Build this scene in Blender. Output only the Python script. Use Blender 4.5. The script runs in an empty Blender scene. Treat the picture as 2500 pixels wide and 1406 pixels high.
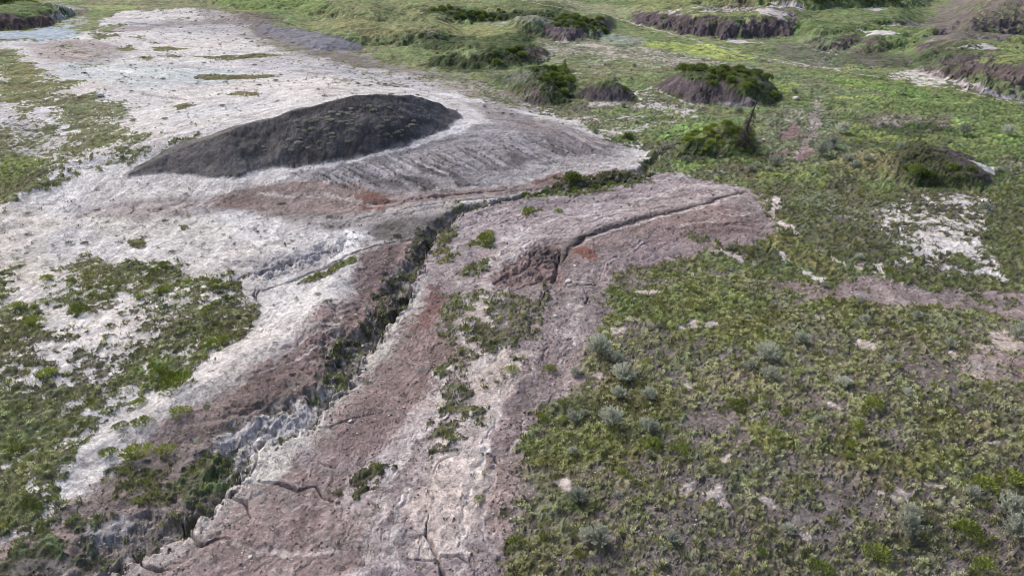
import bpy, math, time
import numpy as np
T0 = time.time()
R = math.radians
scene = bpy.context.scene
f4 = np.float32

# ------------------------------------------------------------------ camera, sky, sun, exposure
CAM_H, PITCH, FPX = 20.0, R(27), 1853.0
cam = bpy.data.cameras.new('camera'); camo = bpy.data.objects.new('camera', cam)
scene.collection.objects.link(camo); scene.camera = camo
camo.location = (0, 0, CAM_H); camo.rotation_euler = (R(90) - PITCH, 0, 0)
cam.sensor_width = 36; cam.lens = 36 * FPX / 2500; cam.clip_end = 3000; cam.clip_start = .1
world = bpy.data.worlds.new('World'); scene.world = world; world.use_nodes = True
wn = world.node_tree
SUN_EL, SUN_AZ = R(42), R(-48)            # azimuth from +Y towards +X
sky = wn.nodes.new('ShaderNodeTexSky'); sky.sky_type = 'NISHITA'; sky.sun_disc = False
sky.sun_elevation = SUN_EL; sky.sun_rotation = SUN_AZ
sky.air_density = 1.0; sky.dust_density = 6.0; sky.ozone_density = 1.0
wn.links.new(sky.outputs[0], wn.nodes['Background'].inputs[0])
wn.nodes['Background'].inputs[1].default_value = .128
sl = bpy.data.lights.new('sun', 'SUN'); sl.energy = 1.6; sl.angle = R(20); sl.color = (1, .985, .97)
so = bpy.data.objects.new('sun', sl); scene.collection.objects.link(so)
so.rotation_euler = (R(90) - SUN_EL, 0, -SUN_AZ + R(180))
so.location = (0, 0, 60)
scene.view_settings.view_transform = 'Standard'; scene.view_settings.look = 'None'
scene.view_settings.exposure = 0.22; scene.view_settings.gamma = 1
scene.render.engine = 'CYCLES'; scene.cycles.filter_width = .9

# ------------------------------------------------------------------ helpers
def lin(c):
    c = np.array(c, dtype=f4) / 255
    return np.where(c <= .04045, c / 12.92, ((c + .055) / 1.055) ** 2.4).astype(f4)

def tag(o, label, cat=None, group=None, kind=None):
    o['label'] = label
    if cat: o['category'] = cat
    if group: o['group'] = group
    if kind: o['kind'] = kind
    return o

_rs = np.random.RandomState(5)
_PERM = _rs.permutation(4096).astype(np.int32)
_ANG = _rs.rand(4096).astype(f4) * 2 * np.pi
_GX, _GY = np.cos(_ANG).astype(f4), np.sin(_ANG).astype(f4)
def gnoise(x, y, seed=0):
    xi = np.floor(x).astype(np.int32); yi = np.floor(y).astype(np.int32)
    fx = (x - xi).astype(f4); fy = (y - yi).astype(f4)
    ux = fx * fx * fx * (fx * (fx * 6 - 15) + 10); uy = fy * fy * fy * (fy * (fy * 6 - 15) + 10)
    a0 = _PERM[(xi + seed * 17) & 4095]; a1 = _PERM[(xi + 1 + seed * 17) & 4095]
    def g(a, yy, dx, dy):
        h = _PERM[(a + yy) & 4095]
        return _GX[h] * dx + _GY[h] * dy
    n00 = g(a0, yi, fx, fy); n10 = g(a1, yi, fx - 1, fy)
    n01 = g(a0, yi + 1, fx, fy - 1); n11 = g(a1, yi + 1, fx - 1, fy - 1)
    a = n00 + ux * (n10 - n00); b = n01 + ux * (n11 - n01)
    return a + uy * (b - a)
def fbm(x, y, octv=4, seed=0, gain=.55):
    s = 0; a = 1.; tot = 0
    for o in range(octv):
        s = s + a * gnoise(x, y, seed + o * 7); tot += a * a
        x = x * 2.03 + 11.3; y = y * 2.03 + 5.7; a *= gain
    return (s / math.sqrt(tot) * 3.2).astype(f4)      # about unit variance
def sstep(a, b, x):
    t = np.clip((x - a) / (b - a), 0, 1); return t * t * (3 - 2 * t)

# ------------------------------------------------------------------ terrain grid (denser near, spreading fan)
YS = [3.0]
while YS[-1] < 7.2: YS.append(YS[-1] * 1.012)
while YS[-1] < 260: YS.append(YS[-1] * 1.00235 + .004)
while YS[-1] < 1500: YS.append(YS[-1] * 1.012)
YS = np.array(YS, dtype=f4); NR = len(YS)
KC = np.concatenate([np.arange(-2.4, -1.0, .012), np.linspace(-.99, .99, 1850), np.arange(1.0, 2.4, .012)]).astype(f4); NC = len(KC)
Y = np.repeat(YS[:, None], NC, 1); X = Y * KC[None, :]
H = np.zeros_like(X)
print('grid', NR, NC, NR * NC)

cp, sp_ = math.cos(PITCH), math.sin(PITCH)
def ray(u, v):
    a = (u - 1250) / FPX; b = (703 - v) / FPX
    return a, cp + b * sp_, -sp_ + b * cp            # x, y, z
def P(u, v, idx=False):
    """surveyed point of the photo -> place on the ground"""
    dx, dy, dz = ray(u, v)
    k = dx / dy; m = dz / dy
    c = int(np.abs(KC - k).argmin())
    w = np.nonzero(H[:, c] >= CAM_H + YS * m)[0]
    j = int(w[0]) if len(w) else NR - 1
    if idx: return j, c
    y = YS[j] if len(w) else 300.
    if j > 0 and len(w):
        d0 = CAM_H + YS[j-1] * m - H[j-1, c]; d1 = CAM_H + YS[j] * m - H[j, c]
        y = YS[j-1] + (YS[j] - YS[j-1]) * (d0 / max(d0 - d1, 1e-6))
    elif j == 0: y = -CAM_H / m
    return (k * y, y)

# shared noise fields (world space)
NB = fbm(X / 14, Y / 14, 4, 1); NM = fbm(X / 4, Y / 4, 4, 2)
NS = fbm(X / 1.1, Y / 1.1, 3, 3); NX = fbm(X / .33, Y / .33, 3, 4)
WX = fbm(X / 3.2, Y / 3.2, 5, 5, .62); WY = fbm(X / 3.2, Y / 3.2, 5, 6, .62)
WL = fbm(X / 12, Y / 12, 3, 9)
print('noise', time.time() - T0)

def window(pts, m):
    x0, y0 = pts.min(0) - m; x1, y1 = pts.max(0) + m
    j0 = int(np.searchsorted(YS, y0)); j1 = int(np.searchsorted(YS, y1)) + 1
    ya, yb = max(y0, 1), max(y1, 1)
    ks = [x0 / ya, x0 / yb, x1 / ya, x1 / yb]
    i0 = int(np.searchsorted(KC, min(ks))); i1 = int(np.searchsorted(KC, max(ks))) + 1
    return slice(max(j0 - 1, 0), min(j1, NR)), slice(max(i0 - 1, 0), min(i1, NC))

def world_pts(px): return np.array([P(u, v) for u, v in px], dtype=f4)
def pxs(w):                                            # metres per photo pixel there
    d = np.median(np.hypot(np.hypot(w[:, 0], w[:, 1]), CAM_H)); return d / FPX

def poly_sd(px, warp=10, soft=8, w=None):
    """signed distance (metres, + inside) to an outline on the ground, with a ragged edge"""
    if w is None: w = world_pts(px)
    s = pxs(w); m = (warp * 3 + soft * 3) * s + .3
    sl_ = window(w, m)
    a = warp * s
    x = X[sl_] + a * WX[sl_]; y = Y[sl_] + a * WY[sl_]
    best = np.full(x.shape, 1e9, f4); ins = np.zeros(x.shape, bool)
    n = len(w)
    for i in range(n):
        ax, ay = w[i]; bx, by = w[(i + 1) % n]
        ex, ey = bx - ax, by - ay; L = ex * ex + ey * ey + 1e-9
        t = np.clip(((x - ax) * ex + (y - ay) * ey) / L, 0, 1)
        dx = x - ax - t * ex; dy = y - ay - t * ey
        best = np.minimum(best, dx * dx + dy * dy)
        if abs(ey) > 1e-9:
            c = ((ay > y) != (by > y)) & (x < ex * (y - ay) / ey + ax); ins ^= c
    d = np.sqrt(best); return sl_, np.where(ins, d, -d), s

def line_d(px, attrs=None, warp=6, reach=60):
    """distance to a polyline, side sign (+ = left of travel), interpolated attributes"""
    w = world_pts(px); s = pxs(w); sl_ = window(w, reach * s + .5)
    a = warp * s
    x = X[sl_] + a * WX[sl_]; y = Y[sl_] + a * WY[sl_]
    best = np.full(x.shape, 1e9, f4); side = np.zeros(x.shape, f4)
    at = [np.zeros(x.shape, f4) for _ in (attrs or [])]
    for i in range(len(w) - 1):
        ax, ay = w[i]; bx, by = w[i + 1]; ex, ey = bx - ax, by - ay; L = ex * ex + ey * ey + 1e-9
        t = np.clip(((x - ax) * ex + (y - ay) * ey) / L, 0, 1)
        dx = x - ax - t * ex; dy = y - ay - t * ey; d = dx * dx + dy * dy
        b = d < best
        best = np.where(b, d, best); side = np.where(b, np.sign(ex * (y - ay) - ey * (x - ax)), side)
        for k, A in enumerate(attrs or []): at[k] = np.where(b, A[i] + (A[i + 1] - A[i]) * t, at[k])
    return sl_, np.sqrt(best), side, at, s

# ------------------------------------------------------------------ HEIGHTS
H += .12 * NB + .05 * NM * sstep(15, 60, Y)
H += sstep(60, 220, Y) * (.7 * fbm(X / 38, Y / 30, 3, 12))
def swell(px, h, slope, warp=12, power=1.):
    sl_, sd, s = poly_sd(px, warp, 2)
    d = np.maximum(sd, 0)
    H[sl_] += h * (1 - np.exp(-slope * d / h)) ** power
    return sl_, sd, s
# broad swells
swell([(-150,640),(150,520),(420,500),(700,490),(900,500),(1080,495),(1300,455),(1480,415),(1560,380),(1500,335),(1330,262),(1180,225),(1000,200),(800,185),(500,230),(200,330),(-100,460)], 3.1, .27, 6, 1.3)
swell([(60,1300),(230,1150),(430,1060),(640,960),(830,800),(930,680),(980,600),(900,590),(800,640),(640,800),(420,930),(200,1060),(0,1180)], .8, .3, 8, 1.2)
swell([(1270,1500),(1300,1100),(1350,980),(1480,760),(1560,680),(1800,650),(2100,700),(2500,780),(2800,900),(2800,1600)], 1.0, .12, 10)
swell([(1100,700),(1250,560),(1500,500),(1800,470),(1880,500),(1860,590),(1600,640),(1450,760),(1300,1000),(1200,1000)], .5, .15, 10)

MOUNDS = {}
def mound(name, px, h, slope, warp=8, rill=.0, rx=.9, ry=7, power=1.):
    sl_, sd, s = poly_sd(px, warp, 2)
    d = np.maximum(sd, 0)
    g = h * (1 - np.exp(-slope * d / h)) ** power
    if rill:
        n = np.abs(fbm(X[sl_] / rx / 1.6 + .5 * WX[sl_], Y[sl_] / ry / .8 + .2 * WY[sl_], 4, 31))
        g = g - .6 * rill * np.exp(-n * 2.2) * np.clip(g, 0, 1) * np.exp(-d * slope / h * .7)
        g = np.maximum(g, 0)
    H[sl_] += g
    MOUNDS[name] = (sl_, sd, s); return sl_, sd, s

DARK = [(298,434),(330,408),(365,386),(430,352),(560,318),(700,297),(830,285),(950,272),(1060,266),(1110,270),(1138,287),(1095,316),(1000,354),(900,380),(760,405),(640,419),(590,434),(520,436),(450,427),(400,424)]
sl_, sd, s_ = poly_sd(DARK, 5, 2)
d = np.maximum(sd, 0); kx = X[sl_] / Y[sl_]
g = 7.5 * (1 - np.exp(-.86 * d / 7.5)) * (.42 + .58 * sstep(-.50, -.20, kx + .004 * (Y[sl_] - 68))) * (.34 + .66 * (1 - sstep(-.145, -.040, kx)))
lane = (Y[sl_] * .93 - X[sl_] * .36)
g -= .06 * np.exp(-np.abs(fbm(X[sl_] / 9, lane / 1.1, 3, 33)) * 4) * np.clip(g, 0, 1) * sstep(1, 3, d)
g -= .03 * np.exp(-np.abs(fbm(X[sl_] / 1.3, lane / 5, 3, 34)) * 3) * np.clip(g, 0, 1)
H[sl_] += g; MOUNDS['dark'] = (sl_, sd, s_)
mound('butte', [(1588,214),(1620,229),(1680,251),(1750,259),(1830,263),(1882,256),(1906,238),(1900,222),(1850,207),(1700,204),(1625,207)], 2.9, 1.2, 5, .35, .5, 7)
mound('knob', [(1398,236),(1440,247),(1490,251),(1540,246),(1552,236),(1540,224),(1480,220),(1425,226)], 2.2, 1.15, 3, .3, .5, 5)
mound('treemound', [(1640,388),(1665,378),(1720,384),(1790,384),(1845,370),(1850,345),(1800,325),(1730,322),(1690,340),(1655,368)], 2.4, .75, 6, .1)
mound('righthill', [(2030,395),(2100,432),(2180,452),(2290,458),(2400,466),(2450,458),(2440,430),(2400,398),(2340,375),(2200,366),(2090,372)], 2.6, .5, 8, .1)
mound('righthill_b', [(2190,440),(2230,455),(2320,460),(2410,462),(2430,440),(2380,420),(2270,410),(2210,418)], .8, .6, 6, .05)
mound('hillA', [(1050,160),(1120,170),(1200,172),(1270,166),(1345,152),(1352,132),(1290,112),(1150,112),(1080,125)], 2.6, .6, 10, .2)
mound('hillA2', [(985,112),(1060,122),(1160,122),(1180,105),(1080,92),(1010,98)], 1.4, .4, 10)
mound('hillB', [(1272,245),(1300,255),(1345,260),(1392,250),(1402,225),(1395,200),(1340,186),(1270,190),(1200,198),(1240,215)], 3.0, .8, 8, .25)
0 and mound('hillD', [(850,60),(930,82),(1010,92),(1110,85),(1130,68),(1000,50),(880,42)], 1.6, .25, 10)
mound('cliffTL', [(-400,84),(-50,80),(62,75),(122,66),(150,52),(190,34),(110,28),(-300,30)], 3.0, 1.1, 8, .25)
mound('lavbluff', [(620,72),(700,112),(770,128),(850,126),(893,120),(900,108),(830,88),(720,62),(620,36),(540,34),(560,50)], 1.7, .3, 8, .1)
mound('hillTL', [(480,2),(560,24),(680,26),(760,14),(760,2)], 2.0, .3, 10)
mound('swellM', [(2040,405),(2100,440),(2060,470),(1960,450),(1900,410),(1960,395)], .5, .3, 8)

SC = {}
def scarp(name, px, h, slope, back, warp=14, A=None, lobe=.5):
    n = len(px); A = list(A) if A else [0] + [1] * (n - 2) + [0]; A[-1] = 0; A[0] = 0
    px = [(px[0][0] - 40, px[0][1])] + px + [(px[-1][0] + 40, px[-1][1])]; A = [0] + A[:1] + A[1:] + [0]
    sl_, d, sd, _t, s = line_d(px, None, warp, 700)
    pw = world_pts(px); kk = pw[:, 0] / pw[:, 1]; o_ = np.argsort(kk)
    d = d * np.sign(Y[sl_] + warp * s * WY[sl_] - np.interp((X[sl_] + warp * s * WX[sl_]) / Y[sl_], kk[o_], pw[o_, 1])).astype(f4)
    a = np.interp(X[sl_] / Y[sl_], kk, A).astype(f4); a = a * a * (3 - 2 * a)
    d = d - lobe * min(h, 4) * (.6 + .5 * fbm(X[sl_] / 8, Y[sl_] / 14, 3, 221 + len(SC))) + .05 * min(h, 4) * fbm(X[sl_] / 1.6, Y[sl_] / 4, 3, 240)
    dp = np.maximum(d, 0)
    g = h * a * (1 - np.exp(-slope * dp / h)) * np.exp(-(dp / back) ** 2)
    H[sl_] += g; SC[name] = (sl_, d, a, h / slope); MOUNDS[name] = (sl_, np.where(a > .12, np.minimum(d, back * .8 - d), -1), s)
scarp('hillTop', [(1580,6),(1640,22),(1760,30),(1860,34),(1960,38),(2080,30),(2200,26),(2320,10)], 5, .5, 28, 12, [0,.5,.7,1,1,.8,1,.2])
scarp('bluff', [(1505,52),(1560,66),(1620,78),(1690,90),(1780,99),(1850,98),(1930,90),(1990,74)], 4.6, .8, 17, 12, [0,.5,.8,1,1,1,.7,0], .35)
scarp('hillC', [(1225,76),(1270,88),(1330,95),(1400,106),(1470,94),(1510,80)], 3.4, .6, 11, 10)
scarp('hillC2', [(1170,92),(1240,104),(1300,100),(1340,92)], 1.4, .4, 8, 10)
scarp('hillE', [(1925,92),(1970,106),(2040,108),(2110,98),(2180,84),(2260,70)], 2.6, .5, 14, 12)
scarp('hillF', [(1945,112),(1985,126),(2030,132),(2070,128),(2110,112)], 2.2, .8, 7, 8)
scarp('hillG', [(2060,138),(2130,132),(2200,120),(2260,112),(2330,112),(2400,118)], 2.6, .4, 12, 12)
scarp('diamond', [(2235,100),(2270,110),(2310,108),(2340,96)], 1.1, .4, 6, 6)
scarp('hillTR', [(2250,58),(2310,88),(2370,112),(2450,108),(2540,100),(2700,92)], 9.5, .5, 30, 12, [0,.4,.8,1,1,1])
scarp('hillTR2', [(2290,136),(2340,128),(2400,120),(2500,128),(2650,140)], 3.2, .5, 10, 10, [0,.6,1,1,1])
scarp('bluffR', [(2195,150),(2235,172),(2290,200),(2345,224),(2400,241),(2500,257),(2680,272)], 6.2, .68, 15, 12, [0,.5,.8,1,1,1,1], .45)
scarp('hillM', [(760,88),(850,100),(960,112),(1060,108),(1140,96)], 3.4, .4, 16, 14)
scarp('hillN', [(930,40),(1060,52),(1200,50),(1330,46),(1440,36)], 3.2, .4, 18, 14)
scarp('hillP', [(700,36),(800,50),(900,52),(1000,40)], 3.0, .4, 16, 14)

# gully --------------------------------------------------------------
GPX = [(1660,352),(1610,378),(1588,402),(1560,432),(1480,450),(1380,462),(1290,478),(1200,495),(1120,516),(1085,548),(1050,592),(1025,640),(1003,690),(985,742),(950,790),(905,845),(862,890),(842,915),(815,955),(770,1000),(718,1048),(650,1085),(590,1115),(560,1165),(540,1215),(475,1262),(420,1300),(330,1350),(240,1400),(120,1470)]
GW = [.3,.5,.8,1.0,.8,.7,.6,.6,.8,1.0,1.1,1.2,1.3,1.6,1.8,1.8,1.7,1.7,1.9,2.0,2.0,2.0,1.8,1.7,1.5,1.4,1.3,1.5,1.6,1.6]      # far-bank width
GD = [.4,.8,1.3,1.1,.8,.8,.8,.9,1.1,1.4,1.5,1.5,1.5,1.6,1.6,1.6,1.5,1.5,1.4,1.3,1.2,1.1,1.0,1.0,1.0,1.1,1.1,1.3,1.3,1.3]
gs, gd, gside, (gw, gdep), gsc = line_d(GPX, [GW, GD], 9, 110)
scal = NS[gs] * .22 + NM[gs] * .15 + NX[gs] * .07
left = (gside < 0)                                        # towards upper right, left is far bank
rid = np.abs(fbm(X[gs] / 1.5 + .25 * WX[gs], Y[gs] / 1.5 + .25 * WY[gs], 3, 41))
wl = np.maximum(gw * (1.15 + .55 * NM[gs]), .3)
tl = np.clip((gd - .08) / wl, 0, 1.3)
fl = (1 - sstep(0, 1, tl + .14 * NS[gs] + .22 * (np.exp(-rid * 3) - .4) * sstep(0, .3, tl))) ** 1.25
wr = np.maximum(.34 + .14 * NS[gs] + .12 * NM[gs], .15)
frx = 1 - sstep(0, 1, (gd - .10 + .16 * NX[gs] + .12 * NS[gs] + .15 * np.round(fbm(X[gs] / .7, Y[gs] / .7, 2, 43) * 1.5)) / wr + scal * .4)
notch = np.exp(-(gd / .17) ** 2)
gf = np.where(left, np.maximum(fl, 0), frx)
H[gs] -= gdep * .40 * gf + .17 * np.clip(gdep, 0, 1) * notch
H[gs] -= .16 * gf * np.where(left, 1, 0) * np.exp(-rid * 4) * (1 - gf) * 3
GF = np.zeros_like(H); GF[gs] = gf
GL = np.full_like(H, 99.); GL[gs] = np.where(left, gd, 99)
GRr = np.full_like(H, 99.); GRr[gs] = np.where(left, 99, gd)

def crack(px, w=4, depth=.25, warp=5, taper=True, broken=False):
    n = len(px); A = [1.0 - .6 * abs(2 * i / max(n - 1, 1) - 1) if taper else 1. for i in range(n)]
    sl_, d, sd, (a,), s = line_d(px, [A], warp, w * 3 + warp * 3)
    ww = w * s * .5 * a * (1 + .5 * NS[sl_])
    if broken: a = a * sstep(-.5, .9, NM[sl_] + .5 * NS[sl_])
    H[sl_] -= depth * a * np.exp(-(d / np.maximum(ww, .02)) ** 2)
CR = [
 ([(598,1176),(640,1172),(680,1180),(720,1200),(765,1190),(790,1222),(830,1235)],6,.4),
 ([(610,1160),(625,1130),(635,1100),(600,1075)],5,.3),
 ([(445,1275),(445,1300),(480,1325),(495,1335),(520,1318),(560,1318)],7,.45),
 ([(325,1355),(350,1378),(390,1390),(420,1385)],7,.4),
 ([(770,1045),(800,1040),(850,1025),(900,1015),(950,1005)],4,.2),
 ([(610,1265),(600,1225),(560,1210)],6,.35),
 ([(690,1040),(720,1050),(760,1045)],4,.2),
 ([(1040,1255),(1035,1300),(1055,1330),(1070,1365),(1010,1365)],6,.3),
 ([(1070,1365),(1110,1352),(1140,1370),(1150,1390)],6,.35),
 ([(1060,1360),(1075,1395),(1060,1440)],8,.4),
 ([(1180,1100),(1210,1110),(1230,1140),(1260,1165)],6,.3),
 ([(1260,1040),(1290,1050),(1300,1050)],5,.2),
 ([(0,614),(40,612),(100,617),(180,620),(200,625)],4,.15),
 ([(20,630),(70,640),(120,640),(160,645)],3,.12),
 ([(400,625),(480,622),(540,632),(560,640),(620,640),(650,652),(720,650)],4,.2),
 ([(520,690),(580,680),(640,660),(700,645),(760,620),(830,610),(840,595)],6,.4),
 ([(620,730),(640,708),(700,690),(760,665),(820,640),(880,610),(960,590),(1010,585)],7,.4),
 ([(800,610),(815,630),(840,600),(870,590)],5,.3),
 ([(630,705),(625,725),(628,730)],6,.3),
 ([(830,490),(880,470),(840,460),(800,440),(770,430)],3,.15),
 ([(880,500),(940,497),(1010,486),(1100,478),(1180,470),(1290,462),(1370,458)],5,.35),
 ([(960,515),(1040,500),(1130,490),(1230,485),(1290,482)],5,.3),
 ([(830,545),(900,530),(1000,520),(1080,510)],4,.2),
 ([(620,520),(760,510),(860,502),(940,498)],3,.12),
 ([(1815,470),(1740,492),(1640,522),(1560,535),(1480,558),(1430,575),(1395,600),(1370,640)],15,.34),
 ([(1370,560),(1440,540),(1520,520),(1600,510),(1700,480)],4,.15),
 ([(1370,640),(1330,640),(1290,650),(1250,670),(1200,690)],9,.4),
 ([(1365,610),(1360,640),(1365,665),(1340,690)],10,.5),
 ([(1370,665),(1345,680),(1310,685),(1270,700),(1240,712)],7,.3),
 ([(1330,710),(1320,740),(1335,760)],4,.2),
 ([(1300,610),(1290,650),(1240,640)],7,.3),
 ([(1420,700),(1440,725),(1430,740),(1470,760)],5,.2),
 ([(1380,692),(1420,698),(1455,695)],6,.25),
 ([(1620,560),(1650,565),(1680,580)],4,.2),
 ([(1880,570),(1890,590),(1875,620)],8,.35),
 ([(1160,520),(1180,520),(1200,535)],6,.3),
 ([(1350,500),(1380,495),(1400,480)],4,.15),
 ([(320,540),(322,510),(330,500)],4,.2),
 ([(1220,288),(1250,296),(1300,306),(1350,318)],5,.35),
 ([(1640,328),(1700,318),(1760,314)],4,.3),
 ([(1600,350),(1640,335),(1690,330)],4,.3),
 ([(850,800),(880,825),(900,830)],4,.15),
 ([(760,1120),(790,1135),(830,1140)],4,.2),
]
for c in CR: crack(c[0], c[1], c[2])
RUT = [[(1240,900),(1215,960),(1200,1040),(1195,1110),(1160,1180),(1130,1260),(1110,1340),(1090,1420)],[(1150,1090),(1090,1130),(1050,1200),(1035,1290),(1010,1400)],[(1290,980),(1270,1060),(1210,1140),(1190,1220),(1180,1330)],
       [(1100,880),(1070,960),(1030,1050),(960,1130),(930,1220),(900,1320),(880,1420)],[(1130,700),(1090,800),(1060,900),(1010,1000),(940,1090)],[(1000,1150),(960,1240),(940,1330),(930,1430)],[(1230,760),(1225,840),(1200,900)],[(1350,740),(1320,840),(1300,900)],
       [(1440,640),(1400,730),(1390,800),(1370,880)],[(1880,500),(1700,545),(1560,585),(1470,640),(1430,700)],[(1860,530),(1700,575),(1580,610),(1500,650)],
       [(1800,458),(1640,500),(1480,535),(1330,580),(1220,630),(1180,680)],[(1760,450),(1600,480),(1440,512),(1300,552),(1200,600),(1150,660)],[(1700,440),(1520,470),(1380,498),(1240,535),(1160,580),(1110,640)],[(1640,430),(1480,460),(1330,490),(1180,525),(1120,570)],
       [(1000,1180),(970,1260),(960,1400)],[(700,1080),(800,1075),(900,1060)],[(640,1250),(740,1240),(860,1250)],[(560,1330),(700,1330),(820,1350)],[(860,700),(900,640),(960,600)],[(700,850),(800,790),(880,740)],[(560,960),(680,900),(800,830)],[(470,1040),(600,1000),(720,950)],
       [(520,455),(700,440),(850,430)],[(650,470),(800,480),(930,500)],[(200,560),(400,550),(600,560),(800,570)],[(300,600),(500,600),(700,590)]]
for k, q in enumerate(RUT): crack(q, [11, 6, 16, 8][k % 4], [.09, .08, .12, .07][k % 4], 14, True, True)
for q in RUT[9:15]: crack([(u + 12, v + 7) for u, v in q], 5, .10, 12, True, True)
for k in range(26):                                     # parallel runnels of the pale slope below the dark mound
    u0 = 720 + k * 27 + (k * 37 % 13); v0 = 408 - max(0, (u0 - 760)) * .17 + (k * 53 % 17)
    L = 60 + (k * 71 % 50)
    crack([(u0, v0), (u0 + L * .55, v0 + L * .3), (u0 + L * 1.15, v0 + L * .62)], 4, .32, 4)
sl_, sd, s_ = poly_sd([(1195,650),(1230,610),(1290,590),(1350,575),(1385,600),(1380,650),(1365,690),(1300,700),(1220,705),(1195,690)], 14, 4)
hm = sstep(-.2, 1.2, sd); H[sl_] -= hm * (.12 + .20 * np.abs(fbm(X[sl_] / 1.1, Y[sl_] / 1.1, 4, 201)) - .1)
sl_, sd, s_ = poly_sd([(640,640),(760,600),(860,570),(900,590),(800,640),(700,680),(560,700)], 10, 4)
H[sl_] -= sstep(-.2, 1.5, sd) * .35 * np.abs(fbm(X[sl_] / 1.3, Y[sl_] / 1.3, 4, 203))
print('heights', time.time() - T0)

blk = fbm(X / .55 + .4 * WX, Y / .8 + .4 * WY, 3, 260); blk = np.round(blk * 1.6) / 1.6
BW = np.zeros_like(H); _g, _d, _s, (pB,), _q = line_d(GPX, [[0]*11 + [0,.2,.9,1,1,.9,.8,.8,.9,1,1,1,.9,.8,.8,.6,.5,.3,.1]], 9, 110)
BW[_g] = pB * (1 - sstep(.5, 1.6, _d)) * sstep(.15, .5, _d); H += .10 * blk * BW + .07 * blk * np.clip(GF, 0, 1) * (GL < 6)
# clods and crust on bare ground, tuft relief in the grass is added after cover is known
# ------------------------------------------------------------------ SOIL
SOIL = np.empty(X.shape + (3,), f4); SOIL[:] = lin((112, 105, 100))
def soil(px, col, soft=14, op=1., warp=12, w=None, ns=1.0, cov=None):
    sl_, sd, s = poly_sd(px, warp, soft, w)
    n = (NX[sl_] * .45 + NS[sl_] * .5 + NM[sl_] * .35) * ns
    m = sstep(-1, 1, sd / (soft * s) + n * .8) * op
    SOIL[sl_] += m[..., None] * (lin(col) - SOIL[sl_])
    if cov is not None: COV[sl_] += (m / max(op, .01)) * (cov - COV[sl_])
def soil_line(px, col, width=10, op=1., warp=6, ns=1., cov=None):
    sl_, d, sd, _, s = line_d(px, None, warp, width * 3 + 20)
    n = (NX[sl_] * .5 + NS[sl_] * .5) * ns
    m = sstep(-1, 1, (width * .5 * s - d) / (width * .35 * s) + n * .7) * op
    SOIL[sl_] += m[..., None] * (lin(col) - SOIL[sl_])
    if cov is not None: COV[sl_] += m * (cov - COV[sl_])

COV = np.full(X.shape, .97, f4)
VEG = np.empty_like(SOIL)
t = sstep(-1.2, 1.2, NB * .7 + NM * .6)[..., None]
VEG[:] = lin((112, 122, 74)) * (1 - t) + lin((92, 118, 62)) * t
WHITE = (206, 203, 205); CREAM = (206, 201, 196); PINK = (156, 144, 147); LAV = (142, 140, 148); BROWN = (122, 108, 106)

# --- pale plain and everything left of the gully
soil([(-500,100),(-20,100),(90,100),(180,92),(230,70),(255,45),(290,28),(400,22),(540,26),(620,60),(700,100),(800,135),(930,172),(1050,188),(1180,210),(1290,250),(1400,290),(1480,325),(1560,345),(1590,400),(1560,430),(1380,462),(1200,495),(1120,516),(1050,592),(1003,690),(950,790),(862,890),(770,1000),(650,1085),(560,1165),(420,1300),(240,1400),(-100,1600),(-700,1600)], WHITE, 18, 1, 12, cov=.03)
# --- pink ground right of the gully
soil([(1640,418),(1700,432),(1790,450),(1850,470),(1888,482),(1895,530),(1915,560),(1880,590),(1770,600),(1640,640),(1510,668),(1478,720),(1455,790),(1425,850),(1440,915),(1420,950),(1340,985),(1295,1080),(1262,1150),(1240,1300),(1235,1600),(-100,1600),(240,1400),(420,1300),(560,1165),(650,1085),(770,1000),(862,890),(950,790),(1003,690),(1050,592),(1120,516),(1200,495),(1380,462),(1560,435)], PINK, 22, 1, 14, cov=.03)
for q, c, cv in [([(520,18),(620,40),(720,80),(860,130),(1000,165),(1180,200),(1300,245),(1180,240),(1000,205),(820,175),(680,130),(560,70),(480,30)], (150,144,146), .30),
                 ([(640,130),(800,150),(960,185),(1100,210),(1040,225),(860,200),(700,180),(560,150)], (180,178,186), .14),
                 ([(260,60),(420,50),(600,60),(700,100),(560,90),(380,78)], (176,174,182), .12),
                 ([(90,105),(200,100),(330,120),(260,160),(160,180),(110,140)], (160,156,160), .22)]:
    soil(q, c, 22, .75, 16, cov=cv)
# tones of the plain
soil([(-60,76),(60,77),(110,68),(170,62),(205,78),(180,93),(90,99),(-60,98)], (165,182,196), 6, cov=.10)
soil([(60,112),(150,98),(260,104),(330,118),(200,150),(110,150)], (168,156,158), 12, .7)
soil([(120,160),(300,150),(560,170),(560,205),(330,215),(160,190)], (186,199,206), 20, .7)
soil([(-500,480),(0,500),(180,540),(110,680),(-100,720),(-500,700)], CREAM, 20, .8)
soil([(200,525),(420,530),(620,540),(560,580),(420,600),(240,590)], CREAM, 20, .6)
soil([(120,570),(200,540),(170,590),(150,625),(110,615)], (176,172,180), 10, .6)
soil([(180,505),(330,485),(480,478),(640,480),(560,520),(420,530),(300,535),(200,530)], (146,136,138), 16, .7)
soil([(520,490),(600,460),(740,436),(880,440),(965,470),(1000,500),(900,525),(740,540),(620,525),(540,510)], (134,114,108), 14, .85)
soil([(870,485),(915,468),(955,480),(962,500),(930,515),(885,512)], (126,88,82), 10, .95)
soil([(640,520),(900,520),(1080,500),(1120,516),(1060,580),(960,590),(880,560),(760,560)], (150,144,145), 14, .75)
soil([(900,545),(1000,525),(1085,530),(1050,590),(990,600),(920,585)], (104,98,97), 12, .85)
soil([(520,645),(640,630),(780,600),(830,620),(760,665),(640,700),(560,690)], (160,157,166), 12, .6)
soil([(520,700),(640,672),(720,650),(700,690),(600,720)], WHITE, 10, .7)
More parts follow.
